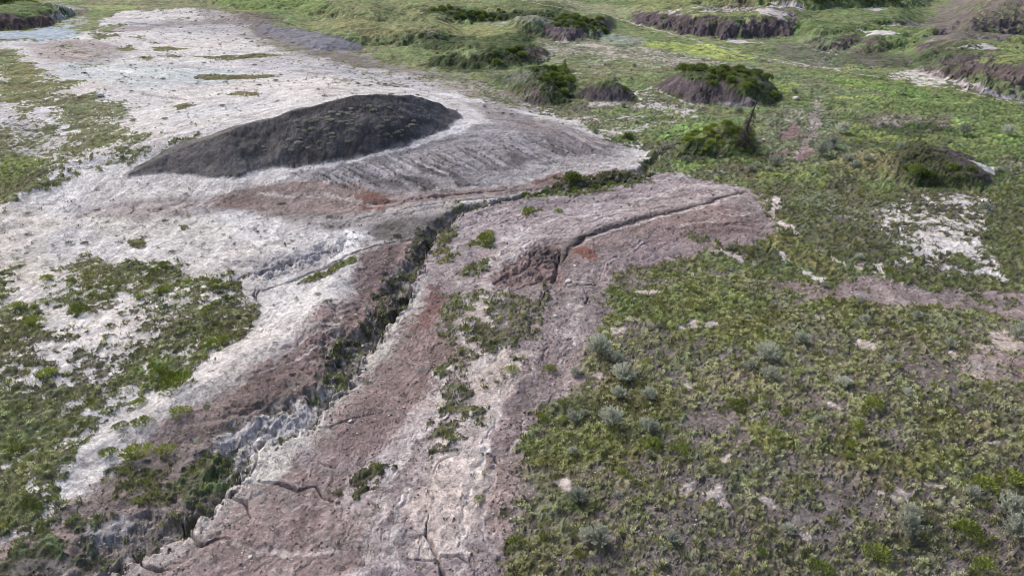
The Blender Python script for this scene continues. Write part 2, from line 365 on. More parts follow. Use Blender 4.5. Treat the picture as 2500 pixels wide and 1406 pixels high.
# slope below the dark mound
soil([(690,418),(800,402),(960,372),(1080,335),(1160,305),(1240,300),(1330,328),(1450,362),(1500,395),(1400,418),(1240,442),(1080,468),(960,480),(840,440)], (152,149,156), 14, .95)
soil([(1150,250),(1230,262),(1350,300),(1450,330),(1520,350),(1500,395),(1440,365),(1330,325),(1240,298),(1160,275)], (150,140,142), 14, .85)
soil([(1180,280),(1300,300),(1400,340),(1500,380),(1440,395),(1320,340),(1200,300)], (128,120,124), 14, .55)
soil([(840,395),(960,368),(1050,345),(1120,335),(1100,350),(1000,378),(900,400),(830,410)], (112,110,116), 8, .75)
for q in [[(1010,392),(1060,402),(1110,432),(1080,440),(1030,415)],[(980,425),(1040,438),(1080,465),(1030,468),(990,445)],[(1330,335),(1400,365),(1440,395),(1400,398),(1340,360)],[(1250,378),(1290,385),(1275,402),(1245,398)],[(1090,425),(1150,440),(1190,452),(1130,455)],[(860,420),(960,440),(1000,470),(930,455)]]:
    soil(q, (92,89,94), 10, .85)
for k in range(34):                                     # streaks running downslope
    u0 = 700 + k * 24 + (k * 37 % 19); v0 = 412 - max(0, (u0 - 760)) * .165 + (k * 53 % 23)
    L = 50 + (k * 71 % 70)
    soil_line([(u0, v0), (u0 + L * .55, v0 + L * .29), (u0 + L * 1.15, v0 + L * .6)], [(108,103,110),(182,179,190),(120,112,114)][k % 3], 5 + k % 4, .8, 5)
soil_line([(640,426),(760,410),(900,385),(1010,360),(1095,325),(1140,292),(1120,270),(1050,252)], (206,203,210), 15, .95)
soil_line([(1050,250),(1120,262),(1170,290)], (198,192,194), 26, .7)
soil([(1230,420),(1330,398),(1500,375),(1560,372),(1580,400),(1540,420),(1420,425),(1300,432)], (186,181,184), 10, .6)
soil([(960,478),(1080,470),(1240,446),(1400,428),(1540,420),(1570,432),(1400,456),(1290,470),(1160,487),(1000,500)], (140,122,120), 8, .85)
soil([(1290,438),(1420,430),(1440,438),(1300,452)], (120,84,78), 8, .6)
soil_line([(900,505),(1050,492),(1180,483),(1290,470)], (178,172,174), 7, .8)
soil_line([(930,522),(1060,507),(1150,500)], (172,168,170), 7, .7)
soil([(560,20),(640,52),(720,88),(830,125),(940,165),(900,170),(760,135),(660,105),(600,65)], (122,112,110), 10, .8)
soil([(610,62),(660,62),(760,78),(850,96),(898,108),(893,121),(840,127),(770,127),(700,98)], (124,124,136), 6, .95, cov=.05)
soil([(240,70),(420,56),(560,46),(640,50),(560,58),(420,66),(260,82)], (140,132,136), 5, .7)
soil([(1060,190),(1180,212),(1290,250),(1330,275),(1220,262),(1120,230)], (150,144,140), 10, .7, cov=.35)
# red-brown flank left of the gully
soil([(1010,582),(960,586),(905,600),(885,640),(870,700),(800,760),(720,830),(620,900),(520,955),(440,1000),(380,1050),(330,1120),(260,1190),(100,1290),(0,1340),(-100,1500),(120,1470),(330,1350),(475,1262),(560,1165),(650,1085),(770,1000),(862,890),(950,790),(1003,690),(1050,592)], (146,128,126), 34, .95, 14)
soil([(900,640),(950,640),(960,740),(860,850),(740,940),(640,980),(560,1040),(480,1060),(560,960),(680,880),(800,790),(880,700)], (124,108,107), 26, .75, 14)
soil([(640,960),(760,900),(820,900),(760,1000),(600,1070),(450,1120),(340,1180),(200,1260),(100,1300),(240,1180),(400,1070)], (108,98,96), 24, .7)
soil([(890,610),(960,596),(985,620),(960,680),(900,700),(870,690)], (128,110,112), 16, .8)
# pink ground, right side
soil([(1130,545),(1300,510),(1500,480),(1640,450),(1760,450),(1820,460),(1700,480),(1560,520),(1400,570),(1280,620),(1200,690),(1150,640)], (170,156,158), 20, .8, 14)
soil([(1400,580),(1560,540),(1740,500),(1850,510),(1870,560),(1780,590),(1620,590),(1480,620),(1420,650)], (144,124,122), 22, .8)
soil([(1100,720),(1090,760),(1065,800),(1010,805),(1000,780),(1030,740),(1060,700)], (128,96,96), 12, .9)
soil([(1390,600),(1440,605),(1430,625),(1385,625)], (130,86,76), 10, .9)
soil([(1200,640),(1370,590),(1400,640),(1360,700),(1240,700),(1190,690)], (128,108,108), 16, .8)
soil([(1310,610),(1370,600),(1380,640),(1330,650),(1290,640)], (92,84,84), 12, .8)
soil([(1000,800),(1090,800),(1120,840),(1085,930),(1040,1040),(930,1100),(780,1120),(700,1060),(800,960),(900,880)], (140,122,121), 20, .85)
soil([(640,1150),(900,1120),(960,1110),(900,1230),(850,1420),(560,1420),(300,1400),(400,1300),(540,1200)], (146,129,127), 24, .8)
soil([(1090,880),(1060,1000),(1010,1100),(940,1160),(900,1250),(860,1330),(830,1230),(870,1150),(960,1070),(1040,980)], (192,184,186), 20, .8, 14)
soil([(1130,860),(1200,840),(1300,860),(1290,940),(1220,1000),(1190,1100),(1230,1180),(1140,1290),(1080,1340),(1020,1380),(1000,1250),(1050,1140),(1080,1080),(1120,960)], (194,182,178), 18, .85, 14)
soil([(1230,1000),(1340,960),(1300,1080),(1260,1160),(1240,1300),(1180,1280),(1200,1160),(1210,1080)], (144,127,126), 14, .8)
soil([(1300,860),(1420,850),(1440,930),(1340,985),(1240,985),(1260,900)], (152,137,137), 14, .8)
soil([(1190,620),(1260,560),(1330,570),(1240,640),(1180,700)], (178,172,176), 14, .7)
soil([(1120,690),(1200,690),(1220,760),(1210,860),(1160,900),(1120,860)], (196,188,188), 14, .6)
soil([(1000,900),(1060,1000),(1010,1110)], (170,155,155), 14, .4)
for k in range(20):                                     # long streaks following the beds
    v0 = 600 - k * 8; o = (k * 37 % 11)
    soil_line([(1190 + k * 10 + o, 640 - k * 4), (1300 + k * 14, 575 - k * 4.2), (1440 + k * 15, 525 - k * 3), (1620 + k * 10, 485 - k * 1.6)], [(190,182,184),(126,110,110),(170,158,160)][k % 3], 4 + k % 3, .5, 8)
for k in range(14):
    soil_line([(1000 - k * 22, 1060 + k * 6), (940 - k * 16, 1180 + k * 8), (880 - k * 8, 1400)], [(180,165,164),(120,98,96)][k % 2], 10 + (k * 7 % 12), .35, 14)
soil_line([(1150,740),(1180,720),(1215,720)], WHITE, 22, .6)
for k, q in enumerate(RUT): soil_line(q, [(204,197,196),(128,114,113),(190,182,182)][k % 3], [14, 5, 8, 20][k % 4], .5, 14, 1.6)
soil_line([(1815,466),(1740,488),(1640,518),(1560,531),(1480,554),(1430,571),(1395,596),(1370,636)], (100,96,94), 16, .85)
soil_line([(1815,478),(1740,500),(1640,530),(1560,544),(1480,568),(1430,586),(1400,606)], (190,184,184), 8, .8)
soil([(1195,715),(1240,700),(1235,740),(1200,748)], (206,198,200), 8, .8)
# white bank of the gully (right side)
m = (1 - sstep(.5, 1.6, GRr + .35 * NS + .2 * NX)) * sstep(700, 760, 703 + 0 * Y + 60)
prt = np.zeros_like(Y)
gl2, d2, _, (wA,), _s = line_d(GPX, [[0]*11 + [0,.2,.9,1,1,.9,.8,.8,.9,1,1,1,.9,.8,.8,.6,.5,.3,.1]], 9, 110)
prt[gl2] = wA
m = (m * prt)[..., None]; SOIL += m * (lin((198,194,190)) - SOIL)
soil([(600,1180),(640,1120),(690,1110),(705,1140),(660,1178)], (206,202,198), 6, .95)
soil([(580,1130),(650,1100),(640,1125),(600,1150)], (206,202,198), 6, .9)
soil([(410,1250),(460,1240),(450,1270),(420,1280)], (190,180,172), 6, .8)
# gully walls
m = sstep(.08, .35, GF + .08 * NS)[..., None]
wallc = lin((124, 118, 114)) * (1 - .0) + 0 * SOIL
st = sstep(.2, 1.1, fbm(X / .55, Y / .4, 3, 51) + .25 * NM)[..., None]
pale = np.zeros_like(Y); pale[gl2] = 0
_a, _d, _b, (pA,), _s = line_d(GPX, [[.1]*6 + [.1,.1,.1,.1,.15,.15,.2,.3,.3,.4,.6,.8,1,1,1,1,.9,.5,.3,.4,.4,.3,.3,.3]], 9, 110)
pale[_a] = pA
wallc = wallc * (1 - st * pale[..., None]) + lin((196, 195, 199)) * st * pale[..., None]
SOIL += m * .95 * (wallc - SOIL)
soil([(470,1150),(560,1050),(640,1040),(720,1010),(800,950),(830,930),(800,985),(720,1050),(640,1095),(560,1150),(500,1180)], (182,180,185), 14, .8)
# dark mound
ls, lsd, lss = MOUNDS['dark']
m = sstep(-.12, .25, lsd + .10 * NS[ls])[..., None]
dk = lin((104, 101, 103)); st = fbm(X[ls] / 6 + Y[ls] / 5, (Y[ls] * .95 - X[ls] * .32) / .8, 3, 61)
dcol = dk * (1 + .16 * st[..., None]) ; SOIL[ls] += m * (dcol - SOIL[ls]); COV[ls] *= 1 - m[..., 0]
soil_line([(380,400),(560,335),(700,290),(820,262),(900,248)], (92,91,96), 8, .6)
soil_line([(480,390),(640,335),(760,300)], (94,92,96), 6, .5)
# buttes
def clad(name, col, veg=None, top=None, facecov=.08, edge=.15):
    sl_, sd, s = MOUNDS[name]
    m = sstep(-.25, .25, sd + .12 * NS[sl_] + .1 * NM[sl_])[..., None]
    c = lin(col) * (1 + .10 * NM[sl_][..., None] + .06 * NS[sl_][..., None])
    SOIL[sl_] += m * (c - SOIL[sl_]); COV[sl_] += m[..., 0] * (facecov - COV[sl_])
    if veg is not None:
        q = sstep(top - .5, top + .5, sd + .5 * NM[sl_] + .25 * NS[sl_])
        COV[sl_] += q * (.99 - COV[sl_]); VEG[sl_] += sstep(-.3, .3, sd)[..., None] * (lin(veg) - VEG[sl_])
def clad_scarp(name, col, vegcol, cov=.18, wide=1.5, k=.9):
    sl_, d, a, L_ = SC[name]
    e = d + .25 * L_ * NM[sl_] + .12 * L_ * NS[sl_]
    am = sstep(.08, .45, a)
    face = sstep(-.5, .3, d) * (1 - sstep(wide * L_ * .8, wide * L_ * 1.3, e)) * am * k
    draw = sstep(.35, 1.0, fbm(X[sl_] / 5, Y[sl_] / 12, 3, 250 + len(name)))
    back = sstep(wide * L_ * .7, wide * L_ * 1.2, e) * am * (1 - sstep(6 * L_, 9 * L_, d))
    c = lin(col) * (1 + .12 * NM[sl_][..., None]) + 0
    SOIL[sl_] += face[..., None] * (c - SOIL[sl_]); COV[sl_] += face * (cov + .75 * draw - COV[sl_])
    VEG[sl_] += (face * .9)[..., None] * (lin((84, 100, 62)) - VEG[sl_]); 
    VEG[sl_] += (back * .7)[..., None] * (lin(vegcol) - VEG[sl_]); COV[sl_] += back * (.97 - COV[sl_])
clad_scarp('hillTop', (112,100,102), (96,108,66), .25, 1.3)
clad_scarp('bluff', (96,84,92), (112,124,68), .08, 1.05)
clad_scarp('hillC', (100,90,98), (70,90,50), .12, 1.2)
clad_scarp('hillE', (110,100,102), (92,114,62), .6, .8)
clad_scarp('hillF', (84,78,80), (92,112,66), .1, 1.0)
clad_scarp('hillG', (104,94,94), (86,108,60), .7, .7)
clad_scarp('hillTR', (112,103,103), (88,96,70), .15, 2.2)
clad_scarp('hillTR2', (96,90,90), (112,130,66), .3, 1.1)
clad_scarp('bluffR', (92,82,84), (112,136,60), .12, 1.15)
clad_scarp('hillM', (92,90,82), (110,118,72), .85, .5, .5)
clad_scarp('hillC2', (92,86,84), (110,118,72), .7, .6, .6)
clad('cliffTL', (98,86,88), (84,108,52), 2.2)
print('soil', time.time() - T0)

# ------------------------------------------------------------------ PLANT COVER
def veg(px, cov=None, col=None, soft=10, warp=12, cop=1.):
    soft = soft * 1.8; sl_, sd, s = poly_sd(px, warp * 1.3, soft)
    m = sstep(-1, 1, sd / (soft * s) + (NS[sl_] * .35 + NM[sl_] * .4) * .9)
    if cov is not None: COV[sl_] += m * (cov - COV[sl_])
    if col is not None: VEG[sl_] += (sstep(-1, 1, sd / (soft * s) + .5) * cop)[..., None] * (lin(col) - VEG[sl_])
OL = (92,96,52); KH = (96,96,72); BG = (112,140,48); DG = (58,76,42); SG = (108,120,104); GR = (92,112,58); YG = (122,128,52)
# distant greens
veg([(440,-30),(760,-30),(800,24),(690,28),(600,30),(500,12)], None, (98,122,50))
veg([(470,-30),(700,-30),(700,8),(620,24),(520,6)], None, (96,122,44))
veg([(800,60),(930,60),(1110,80),(1100,95),(950,88),(830,80)], None, (112,118,70))
veg([(1240,0),(1480,10),(1560,25),(1500,40),(1380,20)], None, (120,128,92))
veg([(1560,108),(1650,106),(1740,112),(1790,125),(1830,142),(1790,147),(1660,132),(1600,124)], .99, (134,156,52), 6)
veg([(1500,110),(1620,116),(1560,125)], .99, (128,150,54), 5)
veg([(1050,60),(1160,60),(1250,75),(1200,100),(1100,95)], None, (116,124,68))
veg([(1040,18),(1130,20),(1260,28),(1350,38),(1330,46),(1230,40),(1120,38),(1050,32)], .99, (50,67,38), 6)
veg([(1380,40),(1440,50),(1490,80),(1460,90),(1380,66),(1240,60),(1300,48)], .99, (50,68,38), 6)
veg([(1150,34),(1300,38),(1340,50),(1300,56),(1180,50)], .99, (112,124,110), 5)
veg([(1460,72),(1500,82),(1560,92),(1570,106),(1520,112),(1470,100)], .99, (116,132,122), 5)
veg([(1010,92),(1150,90),(1170,112),(1030,118)], .99, (62,78,47), 6)
veg([(1190,92),(1290,92),(1350,112),(1350,130),(1290,140),(1200,125),(1100,120),(1080,104)], .99, (68,87,43), 8)
veg([(1170,128),(1280,120),(1290,150),(1220,165),(1140,160)], .99, (48,67,33), 8)
veg([(1280,120),(1345,125),(1350,150),(1290,160)], .35, (80,84,66), 6)
soil([(1230,130),(1345,125),(1348,150),(1270,165)], (92,82,84), 8, .8)
veg([(1050,145),(1150,150),(1200,165),(1180,178),(1090,172),(1040,160)], .99, (55,72,38), 6)
veg([(1290,165),(1380,162),(1400,200),(1392,245),(1340,250),(1280,230),(1200,190)], .98, (53,72,31), 8)
veg([(1280,212),(1330,222),(1345,258),(1290,254)], .2, (80,84,66), 5)
soil([(1280,215),(1335,225),(1345,262),(1280,256)], (88,80,80), 8, .9)
veg([(1200,172),(1280,178),(1290,195),(1240,198)], .99, (100,108,98), 6)
# pale wash between the far hills
soil([(1320,100),(1420,95),(1560,110),(1700,136),(1860,165),(1900,190),(1700,170),(1500,170),(1380,180),(1340,150)], (182,176,172), 14, .9)
veg([(1320,100),(1420,95),(1560,115),(1700,140),(1860,165),(1880,182),(1740,165),(1560,160),(1450,160),(1370,155)], .62, (112,118,98), 10)
veg([(1340,128),(1440,135),(1560,150),(1620,160),(1460,158),(1350,150)], .85, (104,118,78))
veg([(1380,166),(1500,160),(1680,170),(1600,180),(1420,184)], .9, (108,116,78))
soil_line([(1380,155),(1440,145),(1500,148)], (198,194,190), 6, .8, 6, 1, .3)
soil_line([(1380,180),(1450,178),(1560,181),(1640,180)], (198,194,190), 6, .8, 6, 1, .35)
soil_line([(1560,135),(1650,143),(1740,150),(1790,155)], (200,196,192), 12, .8, 8, 1, .5)
soil([(1350,175),(1420,180),(1600,190),(1620,215),(1560,235),(1440,255),(1400,262),(1360,262)], (176,170,168), 10, .7)
veg([(1400,258),(1450,252),(1560,240),(1590,230),(1660,255),(1700,272),(1620,280),(1560,262),(1500,268),(1420,272)], .5, (104,110,88), 8)
soil([(1400,258),(1450,250),(1560,215),(1590,215),(1620,230),(1680,262),(1740,290),(1640,285),(1560,262),(1500,262)], (190,186,182), 10, .9)
soil_line([(1560,245),(1550,230),(1590,212),(1620,232),(1690,255),(1740,262)], (204,200,196), 8, .9, 5, 1, .15)
soil_line([(1320,60),(1400,95)], (100,90,96), 4, .4)
# two track road
soil_line([(1200,0),(1330,14),(1440,30),(1520,50),(1600,72),(1700,100),(1800,128),(1880,150),(1960,160),(2050,172)], (158,150,148), 6, .8, 3, .6, .45)
soil_line([(1380,14),(1450,28),(1530,55),(1620,85),(1720,112),(1800,135)], (70,72,62), 4, .7, 3, .6, .9)
soil_line([(1840,138),(1900,148),(1990,162),(2050,170)], (184,172,170), 8, .9, 4, .6, .05)
veg([(1760,20),(1820,12),(1940,30),(1930,40),(1820,30),(1700,32)], .45, KH, 6)
soil([(1620,30),(1760,14),(1860,10),(1940,36),(1900,42),(1800,28),(1680,32)], (190,184,184), 8, .9)
soil_line([(1640,32),(1740,22),(1810,28)], WHITE, 8, .9, 5, 1, .3)
soil([(1780,0),(1900,10),(1960,30),(1880,34)], (112,100,100), 8, .8)
soil_line([(1770,97),(1830,103),(1870,107)], WHITE, 10, .9, 8, 1, .25)
veg([(1860,90),(2000,100),(2000,140),(1900,140)], .8, (96,112,80))
soil([(1990,160),(2060,140),(2050,120),(1990,128),(1950,118),(1940,110)], (160,150,148), 8, .7)
veg([(1920,105),(2040,110),(2060,160),(1990,165),(1900,135)], .72, (88,100,80))
# right hills
veg([(2090,130),(2300,105),(2340,130),(2250,160),(2120,165),(2050,150)], .97, (76,96,58))
veg([(1960,58),(2100,60),(2060,75),(1950,90)], .98, (84,108,54))
veg([(2120,60),(2250,40),(2330,10),(2380,10),(2280,100),(2180,110),(2080,100)], .97, (92,114,58))
soil([(2105,68),(2140,76),(2190,78),(2200,86),(2140,85)], (204,200,204), 5, .95, cov=.05)
soil([(2180,62),(2240,52),(2260,64),(2210,70)], (172,164,168), 5, .8, cov=.2)
soil([(2245,92),(2275,85),(2275,70),(2300,72),(2320,92),(2298,101),(2262,100)], (120,116,120), 4, .8, cov=.3)
soil([(2255,95),(2290,92),(2300,98),(2270,103)], (160,158,164), 4, .8, cov=.3)
soil([(2350,112),(2440,110),(2460,118),(2400,124),(2360,118)], (190,188,190), 5, .9, cov=.1)
soil([(2340,15),(2400,12),(2380,25),(2340,28)], (170,164,166), 5, .7, cov=.2)
soil([(2060,85),(2130,90),(2140,105),(2080,100)], (96,90,90), 6, .7, cov=.3)
soil([(2050,120),(2130,115),(2160,150),(2090,150)], (110,98,98), 10, .6)
veg([(2280,130),(2340,100),(2360,120),(2300,150),(2250,135)], .9, (62,78,48))
veg([(2380,150),(2440,142),(2600,128),(2600,165),(2480,155),(2420,150)], .99, (112,132,60), 6)
veg([(2450,85),(2600,80),(2600,120),(2460,118),(2400,110)], .98, (112,128,66))
soil([(2160,185),(2200,178),(2240,170),(2300,185),(2330,198),(2280,210),(2220,200),(2190,195)], (206,202,198), 5, .95, cov=.3)
soil([(2230,200),(2290,203),(2280,212),(2240,210)], (206,202,198), 4, .95, cov=.25)
soil([(2340,215),(2370,214),(2360,222),(2340,220)], (206,202,198), 3, .95, cov=.1)
soil([(2385,210),(2430,222),(2500,235),(2600,240),(2600,258),(2500,248),(2430,240),(2395,228)], (176,176,184), 5, .9, cov=.04)
soil_line([(2330,218),(2400,238),(2470,250),(2600,264)], (204,200,198), 9, .95, 4, 1, .1)
soil_line([(2290,212),(2360,232),(2450,252),(2560,268)], (160,150,146), 8, .6, 4, 1, .3)
# right meadow
veg([(1900,190),(2100,180),(2350,235),(2600,280),(2600,460),(2440,420),(2300,340),(2050,350),(1990,300),(1920,240)], .97, (96,122,50), 20)
veg([(1930,185),(2100,200),(2100,250),(1990,240),(1900,200)], .93, (100,118,76), 12)
for q, c in [([(2040,195),(2130,200),(2160,215),(2050,215)],(108,138,50)),([(2150,215),(2250,225),(2350,245),(2240,245)],(94,130,48)),([(1895,205),(1940,205),(1930,225),(1900,222)],(124,150,48)),([(2040,232),(2130,238),(2120,246),(2050,242)],(124,148,44)),
             ([(2030,300),(2120,315),(2160,330),(2140,345),(2060,340)],(112,138,44)),([(2290,300),(2360,300),(2350,320),(2300,322)],(116,148,42)),([(2410,320),(2480,335),(2440,345)],(106,146,44)),([(2150,330),(2260,335),(2200,350),(2110,350)],(116,142,46)),
             ([(1640,395),(1720,388),(1760,398),(1700,412),(1650,410)],(112,148,44)),([(1770,398),(1880,392),(1860,410),(1780,412)],(110,140,46)),([(1580,320),(1680,300),(1740,306),(1700,330),(1620,345),(1570,340)],(106,142,52)),([(1830,300),(1865,302),(1860,315),(1830,315)],(128,152,48)),
             ([(1500,270),(1620,275),(1700,285),(1560,290),(1480,285)],(104,128,58)),([(1860,420),(1960,425),(1940,440),(1870,440)],(112,134,44)),([(2110,470),(2180,470),(2200,490),(2150,500)],(118,126,44)),([(1980,440),(2040,440),(2050,460),(1960,455)],(108,126,46)),([(2440,480),(2600,480),(2600,540),(2480,530)],(110,124,52))]:
    veg(q, .99, c, 8)
veg([(2150,303),(2240,300),(2320,312),(2300,330),(2200,335),(2140,318)], .99, (60,82,35), 8)
veg([(2200,355),(2290,352),(2350,380),(2290,400),(2200,410),(2160,380)], .97, (55,68,38), 10)
veg([(2205,410),(2300,400),(2400,420),(2430,455),(2300,450),(2200,440)], .99, (52,70,30), 8)
veg([(2050,352),(2200,346),(2190,365),(2060,368)], .99, (78,94,56), 6)
veg([(2050,370),(2180,380),(2180,430),(2100,430),(2020,410)], .97, (112,114,70), 12)
soil([(2290,355),(2320,362),(2380,395),(2430,440),(2440,465),(2380,435),(2330,400),(2280,375)], (84,78,78), 7, .9, cov=.2)
soil([(2375,388),(2430,408),(2425,425),(2395,415)], (200,200,206), 4, .95, cov=.03)
soil([(2400,425),(2440,438),(2500,450),(2600,470),(2600,430),(2480,430)], (110,104,104), 8, .7, cov=.55)
veg([(2380,452),(2600,470),(2600,490),(2420,475)], .99, (76,98,42), 6)
veg([(2430,390),(2600,400),(2600,430),(2480,430)], .85, (100,110,82), 10)
soil([(2120,285),(2200,280),(2300,295),(2250,305),(2150,302)], (168,158,156), 8, .8)
veg([(2100,278),(2330,285),(2300,302),(2120,305)], .55, (104,108,82), 8)
soil_line([(2150,252),(2230,272),(2330,290),(2400,296)], (130,124,118), 8, .6, 6, 1, .7)
soil([(1980,235),(2040,238),(2030,252),(1975,250)], (190,176,130), 8, .6, cov=.6)
# two red-brown trails
soil([(1905,345),(1925,300),(1945,300),(1960,330),(1930,345),(1880,345)], (136,112,112), 6, .9, cov=.1)
soil_line([(1990,235),(1995,270),(1990,300),(1980,335),(1968,358),(1950,385)], (168,154,154), 24, .85, 5, 1, .25)
soil([(1965,340),(1990,340),(1985,362),(1965,365)], (144,122,122), 5, .8, cov=.08)
soil([(1940,392),(1965,370),(1985,375),(1965,395)], (130,104,106), 5, .9, cov=.05)
soil([(1870,375),(1905,372),(1900,385),(1875,385)], (130,108,108), 5, .8, cov=.2)
veg([(1860,285),(1930,265),(2010,262),(2050,300),(2040,350),(2020,400),(1900,400),(1850,360)], None, (104,118,84), 14)
soil([(1900,285),(1930,270),(1960,265),(1950,300),(1905,300)], (190,184,182), 6, .5, cov=.7)
# mid area near the gully head
soil([(1400,290),(1500,285),(1640,275),(1730,282),(1640,300),(1560,330),(1480,330)], (190,184,182), 10, .8)
veg([(1390,275),(1500,280),(1640,270),(1720,282),(1640,300),(1580,330),(1480,325)], .72, (102,122,66), 10)
soil_line([(1480,292),(1560,285),(1570,290)], (204,200,198), 7, .9, 5, 1, .15)
soil_line([(1530,330),(1590,300),(1640,298),(1730,284)], (200,196,194), 10, .8, 5, 1, .3)
soil_line([(1400,300),(1450,315),(1500,322),(1520,325)], (196,192,190), 9, .8, 5, 1, .3)
veg([(1470,328),(1540,335),(1555,350),(1490,350)], .99, (78,100,46), 6)
veg([(1560,350),(1640,350),(1660,380),(1640,420),(1590,400)], .8, (88,98,70), 10)
soil([(1660,345),(1720,320),(1700,350),(1660,375)], (128,118,112), 6, .7, cov=.5)
clad('treemound', (100,90,86), (84,104,40), -.2, .9)
veg([(1650,372),(1800,382),(1850,365),(1850,380),(1720,392)], .99, (50,68,35), 8)
veg([(1700,405),(1850,405),(1830,440),(1730,430)], .8, (96,100,68), 8)
soil([(1740,412),(1830,412),(1860,428),(1800,435),(1700,428)], (176,170,170), 8, .7)
soil([(1645,408),(1660,415),(1700,432),(1640,440)], (190,186,188), 6, .9, cov=.1)
veg([(1330,458),(1420,455),(1560,440),(1590,445),(1480,465),(1360,478),(1280,490)], .85, (96,106,60), 6)
veg([(1275,480),(1330,475),(1350,485),(1290,492)], .9, (104,118,58), 5)
veg([(1350,442),(1560,425),(1580,440),(1400,468),(1360,462)], .8, (56,66,44), 5)
# right middle
veg([(1840,460),(1900,440),(2050,470),(2120,560),(2000,640),(1930,600),(1900,540)], .80, (96,106,68), 14)
veg([(1940,470),(2020,460),(2050,500),(1980,520)], .95, (104,118,92), 10)
soil([(2060,450),(2120,465),(2160,500),(2100,560),(2040,520),(2020,500)], (160,154,156), 12, .8)
veg([(2050,440),(2120,465),(2160,500),(2100,560),(2010,540),(2010,500)], .75, (98,106,78), 14)
soil([(2200,462),(2260,468),(2300,480),(2400,480),(2420,492),(2400,520),(2420,560),(2420,620),(2470,695),(2400,690),(2300,665),(2200,640),(2180,600),(2120,580),(2150,520)], (202,199,202), 10, .95)
veg([(2200,462),(2260,468),(2400,480),(2430,495),(2410,560),(2430,620),(2475,700),(2400,695),(2300,670),(2200,640),(2100,600),(2080,560),(2150,510)], .52, (94,98,74), 12)
soil([(2230,560),(2320,560),(2370,600),(2420,640),(2460,692),(2390,670),(2330,640),(2260,625),(2200,600)], (204,201,204), 10, .9, cov=.30)
soil([(2180,620),(2210,622),(2220,640),(2180,638)], WHITE, 5, .95, cov=.08)
veg([(2320,620),(2370,630),(2370,655),(2310,645)], .95, (88,104,60), 6)
veg([(2260,500),(2340,500),(2370,520),(2300,530)], .7, (86,84,80), 6)
veg([(2440,480),(2600,480),(2600,700),(2500,700),(2440,620),(2420,550)], .86, (96,108,68), 16)
veg([(1960,560),(2100,540),(2200,580),(2200,660),(2100,650),(2000,620)], .80, (94,102,74), 14)
soil([(2130,640),(2160,640),(2160,665),(2130,668)], WHITE, 5, .9, cov=.2)
soil([(1890,480),(1905,530),(1935,560),(1980,600),(2080,630),(2150,650),(2160,690),(2060,690),(1980,660),(1940,650),(1900,600)], (184,172,170), 8, .7)
soil_line([(1890,485),(1895,530),(1925,555),(1955,590)], (200,190,190), 14, .85, 6, 1, .1)
soil_line([(1980,610),(2050,640),(2100,660)], (196,184,182), 12, .8, 6, 1, .2)
soil([(1895,610),(1930,620),(1945,640),(1930,650)], (204,196,194), 6, .9, cov=.05)
soil([(1935,648),(1975,670),(2015,675),(2010,690),(1975,680)], (206,202,202), 5, .95, cov=.08)
veg([(1885,555),(1960,590),(2010,630),(2050,660),(2000,665),(1940,640),(1880,590)], .95, (112,116,54), 6)
soil([(1720,600),(1800,610),(1860,640),(1960,680),(2100,720),(2200,720),(2300,740),(2200,750),(2050,735),(1960,720),(1900,700),(1800,660),(1700,640)], (150,140,142), 14, .8)
soil([(1620,560),(1880,575),(1870,600),(1760,610),(1620,650),(1500,668),(1450,700),(1440,640)], (150,132,134), 14, .6)
veg([(1760,595),(1850,600),(1900,630),(1930,650),(1890,660),(1820,640)], .85, (84,92,62), 8)
veg([(1690,575),(1740,580),(1740,592),(1700,592)], .8, (92,98,62), 4)
soil([(1760,610),(1850,640),(1850,650),(1770,625)], (190,182,184), 6, .8, cov=.12)
soil([(2050,690),(2120,680),(2200,690),(2320,700),(2500,720),(2600,725),(2600,790),(2500,770),(2400,750),(2250,750),(2120,740)], (148,132,130), 10, .9, cov=.2)
soil([(2350,735),(2500,725),(2600,730),(2600,800),(2500,790)], (152,126,118), 10, .8, cov=.15)
soil_line([(2200,690),(2280,700),(2300,695)], (204,200,200), 8, .8, 6, 1, .1)
veg([(2150,660),(2300,670),(2480,700),(2420,715),(2300,700),(2180,685)], .85, (92,106,60), 8)
soil([(1850,690),(1960,700),(1970,725),(1900,715)], (116,86,88), 8, .7, cov=.25)
